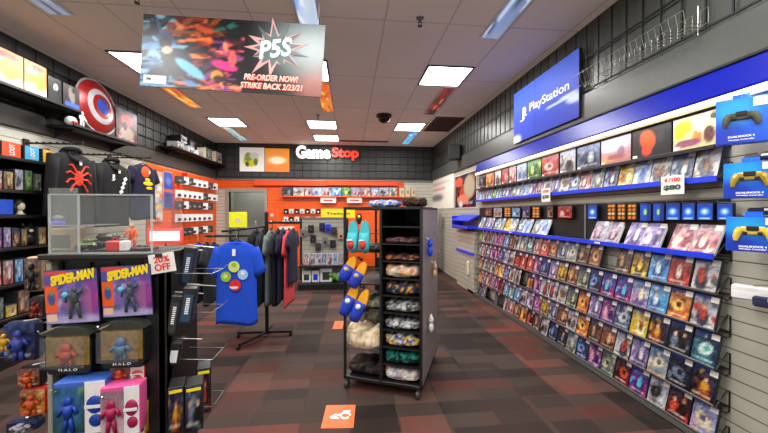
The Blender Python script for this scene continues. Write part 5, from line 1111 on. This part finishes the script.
# carded figures
def carded(px0, px1, py0, py1, fig, label, tilt):
    Y = gY-.03; a_ = onY(px0, py1, Y); b_ = onY(px1, py0, Y); w_, h_ = b_.x-a_.x, b_.z-a_.z
    o = thing('carded_figure', label, 'carded action figure', ((a_.x+b_.x)/2, Y, a_.z)); o.rotation_euler = (0, tilt, -.06)
    MB().box(-w_/2, w_/2, 0, .003, 0, h_, bev=.001).build('card', M['navy'], o)
    r = random.Random(px0); a = Art(36, 36, (.35,.3,.7), (.3,.28,.6))
    for _ in range(60): a.ell(r.random(), r.random()*.8, r.uniform(.02,.1), r.uniform(.02,.09), r.choice([(.45,.35,.75),(.2,.17,.42),(.6,.4,.7),(.35,.45,.8),(.55,.2,.5),(.15,.13,.3),(.7,.65,.85)]), r.uniform(0, 3), .5, .8)
    a.ell(.85,.4,.18,.3,(.6,.2,.55),0,.8).ell(.55,.05,.6,.1,(.75,.72,.88),0,.8,.8).rect(.0,.24,.2,.72,(.92,.35,.12)).rect(.02,.22,.05,.17,(.9,.75,.65)).ell(.22,.94,.25,.06,(.85,.25,.25)).rect(0,1,.76,.92,(.3,.3,.65),.6)
    a.ell(.12,.47,.07,.12,(.2,.3,.6),0,.4).ell(.12,.58,.035,.04,(.3,.6,.35),0,.4)
    link('front_print', a.mesh('front_print', w_-.004, h_-.004), o, (0, -.001, .002))
    lt = lettering('SPIDER-MAN', w_*.84, h_*.19, M['yellowprint'], o, w_*.05, -.003, h_*.86, .06, shear=.25, ry=R(-9))
    MB().box(-w_*.2, w_*.42, -.03, -.002, h_*.08, h_*.68, bev=.012).build('clear_blister', M['bubble'], o)
    f = MB(); cx = w_*.1; s_ = h_*.6/.2
    for q_, m_ in ((0, fig),):
        fo = bpy.data.objects.new('figure', None)
    b = MB(); T_ = lambda p: (cx+p[0]*s_, -.014+p[1]*s_*.3, h_*.1+p[2]*s_)
    for pts, rd in (([(-.03,0,0),(-.026,0,.05),(-.012,0,.095)],[.009,.009,.013]),([(.03,0,0),(.02,0,.05),(.012,0,.095)],[.009,.009,.013]),([(0,0,.085),(0,0,.115),(0,0,.145),(0,0,.16)],[.018,.016,.024,.009]),([(-.022,0,.15),(-.048,0,.13),(-.05,-.01,.1)],[.009,.007,.006]),([(.022,0,.15),(.046,0,.165),(.055,-.01,.19)],[.009,.007,.006])):
        b.tube([T_(p) for p in pts], [x*s_ for x in rd], 8)
    b.ell(T_((0, 0, .178)), (.015*s_, .01*s_, .019*s_), 10, 7)
    b.build('figure', fig, o, smooth=True)
    MB().ell(T_((-.055, 0, .15)), (.02*s_, .006, .016*s_), 8, 5).build('pale_burst', M['bubble'] if 0 else mat('cyan part', (.35,.75,.85)), o)
    MB().tube([(0, .07, h_*.95), (0, -.01, h_*.95)], .003, 5).build('peg', M['steel'], o)
carded(45, 101, 269, 324, mat('dark green figure', (.08,.14,.12), .5), 'purple carded figure with dark green toy and yellow title, left', R(-3))
carded(102, 154, 265, 317, mat('slate blue figure', (.12,.17,.28), .5), 'purple carded figure with slate blue toy and yellow title, right', R(-3))
# domed window packs
def domed(px0, px1, py0, py1, fm, label):
    Y = gY-.05; a_ = onY(px0, py1, Y); b_ = onY(px1, py0, Y); w_, h_ = b_.x-a_.x, b_.z-a_.z
    o = thing('domed_pack', label, 'toy pack', ((a_.x+b_.x)/2, Y, a_.z), .0)
    pts = [(-w_*.42, 0), (w_*.42, 0), (w_*.5, h_*.15), (w_*.5, h_*.72), (w_*.4, h_*.86), (w_*.2, h_*.93), (-w_*.2, h_*.93), (-w_*.4, h_*.86), (-w_*.5, h_*.72), (-w_*.5, h_*.15)]
    MB().prism(pts, .001, .075).build('carton', M['black'], o)
    MB().prism([(x*1.06, h_*.5+(z-h_*.5)*1.0) for x, z in ((-w_*.5, h_*.84), (w_*.5, h_*.84), (w_*.44, h_*.93), (w_*.2, h_*1.0), (-w_*.2, h_*1.0), (-w_*.44, h_*.93))], -.012, .08).build('domed_lid', mat('dark olive lid', (.2,.22,.2), .3), o)
    a = Art(18, 14, (.5,.38,.12), (.5,.42,.26)); a.ell(.2,.5,.1,.2,(.45,.35,.2)).ell(.8,.3,.06,.06,(.3,.22,.1)).ell(.8,.6,.06,.06,(.3,.22,.1)).ell(.5,.5,.3,.4,(.55,.44,.27),0,.8).noise(.06, random.Random(2))
    link('window_art', a.mesh('window_art', w_*.94, h_*.64, z0=0), o, (0, -.001, h_*.18))
    b = MB(); b.ell((0, -.012, h_*.56), (.02, .014, .022)).tube([(0, -.01, h_*.3), (0, -.01, h_*.5)], [.018, .024], 8).tube([(-.02, -.01, h_*.48), (-.04, -.012, h_*.38)], [.009, .007], 6).tube([(.02, -.01, h_*.48), (.04, -.012, h_*.4)], [.009, .007], 6).tube([(-.01, -.01, h_*.32), (-.02, -.01, h_*.2)], [.01, .008], 6).tube([(.01, -.01, h_*.32), (.02, -.01, h_*.2)], [.01, .008], 6)
    b.build('figure', fm, o, smooth=True); MB().box(-w_*.46, w_*.46, -.032, -.029, h_*.18, h_*.82).build('clear_window', M['bubble'], o)
    lettering('H A L O', w_*.4, h_*.05, M['white'], o, 0, -.001, h_*.09, .01)
domed(45, 91, 326, 375, mat('rust red figure', (.6,.2,.12), .5), 'domed black pack with rust red toy in tan window, left')
domed(100, 144, 320, 369, mat('steel blue figure', (.2,.35,.5), .5), 'domed black pack with steel blue toy in tan window, right')
def window_box(px0, px1, py0, py1, dpt, m_, accc, fm, label, Y=gY-.1, side=None):
    a_ = onY(px0, py1, Y); b_ = onY(px1, py0, Y); w_, h_ = b_.x-a_.x, b_.z-a_.z
    o = thing('window_box_figure', label, 'boxed figure', ((a_.x+b_.x)/2, Y, a_.z), .12)
    MB().box(-w_/2, w_/2, .004, dpt, 0, h_, bev=.003).build('carton', m_, o)
    MB().box(w_*.10, w_/2-.002, .001, .004, .002, h_-.004).build('white_front', M['white'], o)
    wa = Art(12, 16, tuple(accc[0]), tuple(accc[1])); r_ = random.Random(int(px0))
    for _ in range(12): wa.ell(r_.random(), r_.random(), .15, .12, accc[r_.choice((0, 1, 2))], 0, .5, .7)
    wa.noise(.06, r_); link('picture_window', wa.mesh('picture_window', w_*.58, h_*.86, x0=-w_/2+.004), o, (0, -.0005, .012))
    b = MB(); b.ell((w_*.3, .0, h_*.55), (w_*.17, .008, h_*.17)).ell((w_*.32, .0, h_*.25), (w_*.14, .008, h_*.12)); b.build('printed_helmet', fm, o, smooth=True)
    MB().box(w_*.12, w_*.46, -.009, -.006, h_*.5, h_*.56).build('visor_print', M['white'], o)
    b = MB(); cx = -w_*.2; b.ell((cx, -.006, h_*.66), (.014, .008, .018)).tube([(cx, -.004, h_*.35), (cx, -.004, h_*.6)], [.013, .02], 8).tube([(cx-.018, -.004, h_*.57), (cx-.035, -.004, h_*.4)], [.007, .006], 6).tube([(cx+.018, -.004, h_*.57), (cx+.03, -.004, h_*.42)], [.007, .006], 6).tube([(cx-.006, -.004, h_*.37), (cx-.014, -.004, h_*.08)], [.009, .007], 6).tube([(cx+.006, -.004, h_*.37), (cx+.016, -.004, h_*.08)], [.009, .007], 6)
    b.build('figure', fm, o, smooth=True); return o
window_box(55, 103, 381, 437, .09, mat('ice blue carton', (.25,.4,.75), .4), ((.12,.28,.3),(.2,.4,.6),(.5,.6,.35)), mat('royal blue print', (.04,.22,.6), .4), 'blue and white window box with blue helmet print, lower left')
window_box(101, 138, 386, 437, .07, mat('pink carton', (.9,.35,.6), .4), ((.75,.68,.7),(.55,.42,.48),(.65,.3,.42)), mat('magenta print', (.6,.06,.28), .4), 'pink and white window box with pink helmet print')
window_box(110, 143, 366, 384, .05, mat('scarlet carton', (.85,.2,.12), .4), ((.25,.2,.2),(.5,.4,.4),(.5,.15,.12)), mat('orange print', (.7,.2,.1), .4), 'red window box peeking above the pink one', Y=gY-.02)
window_box(130, 144, 405, 437, .05, mat('amber carton', (.95,.7,.1), .4), ((.2,.15,.1),(.7,.5,.1),(.1,.1,.1)), mat('black print', (.1,.1,.1), .4), 'yellow and black box right of the pink one', Y=gY-.04)
for (px, py) in ((78, 378), (124, 384), (66, 324), (120, 320)):
    q = onY(px, py, gY); k = MB().tube([(q.x-ox, .05, q.z), (q.x-ox, -.12, q.z), (q.x-ox, -.13, q.z+.015)], .003, 5).build('peg', M['steel'], g)
# side racks to the right of the gondola: wire hooks with tall black packs
def spine(px, py, h_px, X, m2, label, txt='', w_=.035, dep_=.12):
    q = onX(px, py, X); d = (q-CAM).dot(fw); h_ = h_px/F*d
    o = thing('hanging_pack', label, 'hanging pack', (q.x, q.y, q.z), .25, None); o.rotation_euler = (0, R(9), .3)
    MB().box(-w_/2, w_/2, 0, dep_, 0, h_, bev=.003).build('carton', M['black'], o); MB().box(-w_*.32, w_*.32, -.003, 0, .015, h_-.03).build('printed_strip', m2, o)
    b = MB()
    if txt:
        for j in range(9): b.box(-w_*.14, w_*.14, -.005, -.003, h_*(.3+.05*j), h_*(.33+.05*j))
        b.build('pale_lettering_block', M['paper'], o)
    MB().tube([(-.02, .06, h_+.004), (.10, .05, h_+.006)], .003, 5).build('wire_hook', M['steel'], o); return o
spine(184, 285, 38, -.80, mat('ink blue strip', (.08,.2,.32)), 'tall black and blue pack hanging right of the discount sign, upper', 'SERIES', .055)
spine(172, 286, 36, -.86, M['darkgrey'], 'tall dark pack partly behind the upper blue pack', '', .04)
spine(184, 325, 37, -.74, mat('ink blue strip two', (.1,.25,.4)), 'tall black and blue pack, lower one, right of gondola post', 'BRAVIA'[:0] or 'SERIES', .055)
spine(170, 336, 40, -.80, M['darkgrey'], 'tall dark pack partly behind the lower blue pack', 'SERIES', .045)
spine(172, 366, 22, -.80, M['white'], 'short white and grey pack below the black packs', '', .045)
for (px, py, w2, h_px, X, lb, m_) in ((176, 433, .06, 46, -.74, 'dark box with gold and red print, lower right of gondola', 'black and gold'), (194, 431, .07, 46, -.68, 'dark box with small pale emblem beside gold print box', 'black'), (204, 414, .06, 46, -.70, 'tall dark box behind the emblem box, edge striped', 'red and black')):
    q = onX(px, py, X); d = (q-CAM).dot(fw); h_ = h_px/F*d
    o = thing('product_box', lb, 'product box', (q.x, q.y, q.z), .35); MB().box(-w2/2, w2/2, 0, .1, 0, h_, bev=.003).build('carton', M['black'], o); link('front_art', cover(m_, int(px), 8, 14).mesh('front_art', w2-.006, h_-.008), o, (0, -.0015, .004)); MB().box(-w2*.4, w2*.4, -.004, -.001, h_*.88, h_*.94).build('gold_strip', M['yellow'], o)
for z in (.62, .84, 1.02, .4):
    b = MB(); b.tube([(B_, .08, z), (B_+.17, .06, z), (B_+.19, .06, z+.02)], .002, 5); b.tube([(B_, .22, z), (B_+.17, .20, z), (B_+.19, .2, z+.02)], .002, 5); b.tube([(B_+.17, .06, z), (B_+.17, .2, z)], .002, 5)
    b.build('side_wire_hook', M['steel'], g)

# things hung on the left side of the gondola
for k, (px, py, w2, h2, m_, m2, lb) in enumerate(((33, 292, .07, .15, 'tan', 'black', 'tan and black hanging toy left of the white upright'), (36, 318, .06, .09, 'darkgrey', 'red', 'dark hanging toy with red patch below the tan one'), (20, 362, .12, .17, 'navy', 'blue', 'blue boxed toy hanging left of gondola'), (6, 352, .07, .1, 'black', 'yellow', 'yellow and black round toy at the left edge'), (29, 388, .09, .09, 'black', 'orange', 'black and orange hanging toy left of gondola, upper'), (33, 416, .1, .12, 'red', 'orange', 'orange and red hanging toy left of gondola, lower'), (22, 432, .12, .05, 'navy', 'white', 'dark blue and white toy at the bottom left'))):
    q = onY(px, py, gY+.02); o = thing('hanging_toy', lb, 'hanging toy', (q.x, gY+.02, q.z), .1)
    MB().box(-w2/2, w2/2, 0, .05, 0, h2, bev=.012).build('pack', M[m_], o, smooth=False); link('front_print', cover({'tan':'brown','darkgrey':'red and black','navy':'navy','black':'copper','red':'orange'}[m_], 300+k, 10, 14).mesh('front_print', w2-.01, h2-.01), o, (0, -.002, .005)); fm_ = mat('toy colour', {'black':(.08,.08,.09),'red':(.5,.12,.1),'blue':(.15,.22,.55),'yellow':(.8,.6,.1),'orange':(.75,.3,.08),'white':(.6,.6,.65)}[m2], .5); MB().ell((0, -.008, h2*.72), (w2*.12, .014, h2*.1)).tube([(0, -.008, h2*.3), (0, -.008, h2*.6)], [w2*.14, w2*.18], 8).tube([(-w2*.14, -.008, h2*.58), (-w2*.3, -.008, h2*.4)], w2*.06, 6).tube([(w2*.14, -.008, h2*.58), (w2*.3, -.008, h2*.45)], w2*.06, 6).tube([(-w2*.07, -.008, h2*.3), (-w2*.12, -.008, h2*.06)], w2*.07, 6).tube([(w2*.07, -.008, h2*.3), (w2*.12, -.008, h2*.06)], w2*.07, 6).build('figure', fm_, o, smooth=True)
    MB().tube([(0, .02, h2), (gxa-q.x, .05, h2+.01)], .003, 5).build('wire_hook', M['steel'], o)
# ------------------------------------------------------------------ world & light
wd_ = bpy.data.worlds.new('world'); scene.world = wd_; wd_.use_nodes = True; wd_.node_tree.nodes['Background'].inputs[0].default_value = (1, .96, .9, 1); wd_.node_tree.nodes['Background'].inputs[1].default_value = 1.8
scene.view_settings.view_transform = 'Standard'; scene.view_settings.look = 'None'; scene.view_settings.exposure = 0.0
scene.cycles.max_bounces = 6; scene.cycles.diffuse_bounces = 3; scene.cycles.glossy_bounces = 2; scene.cycles.transparent_max_bounces = 8
scene.cycles.caustics_reflective = False; scene.cycles.caustics_refractive = False; scene.cycles.use_denoising = True; scene.cycles.sample_clamp_indirect = 4
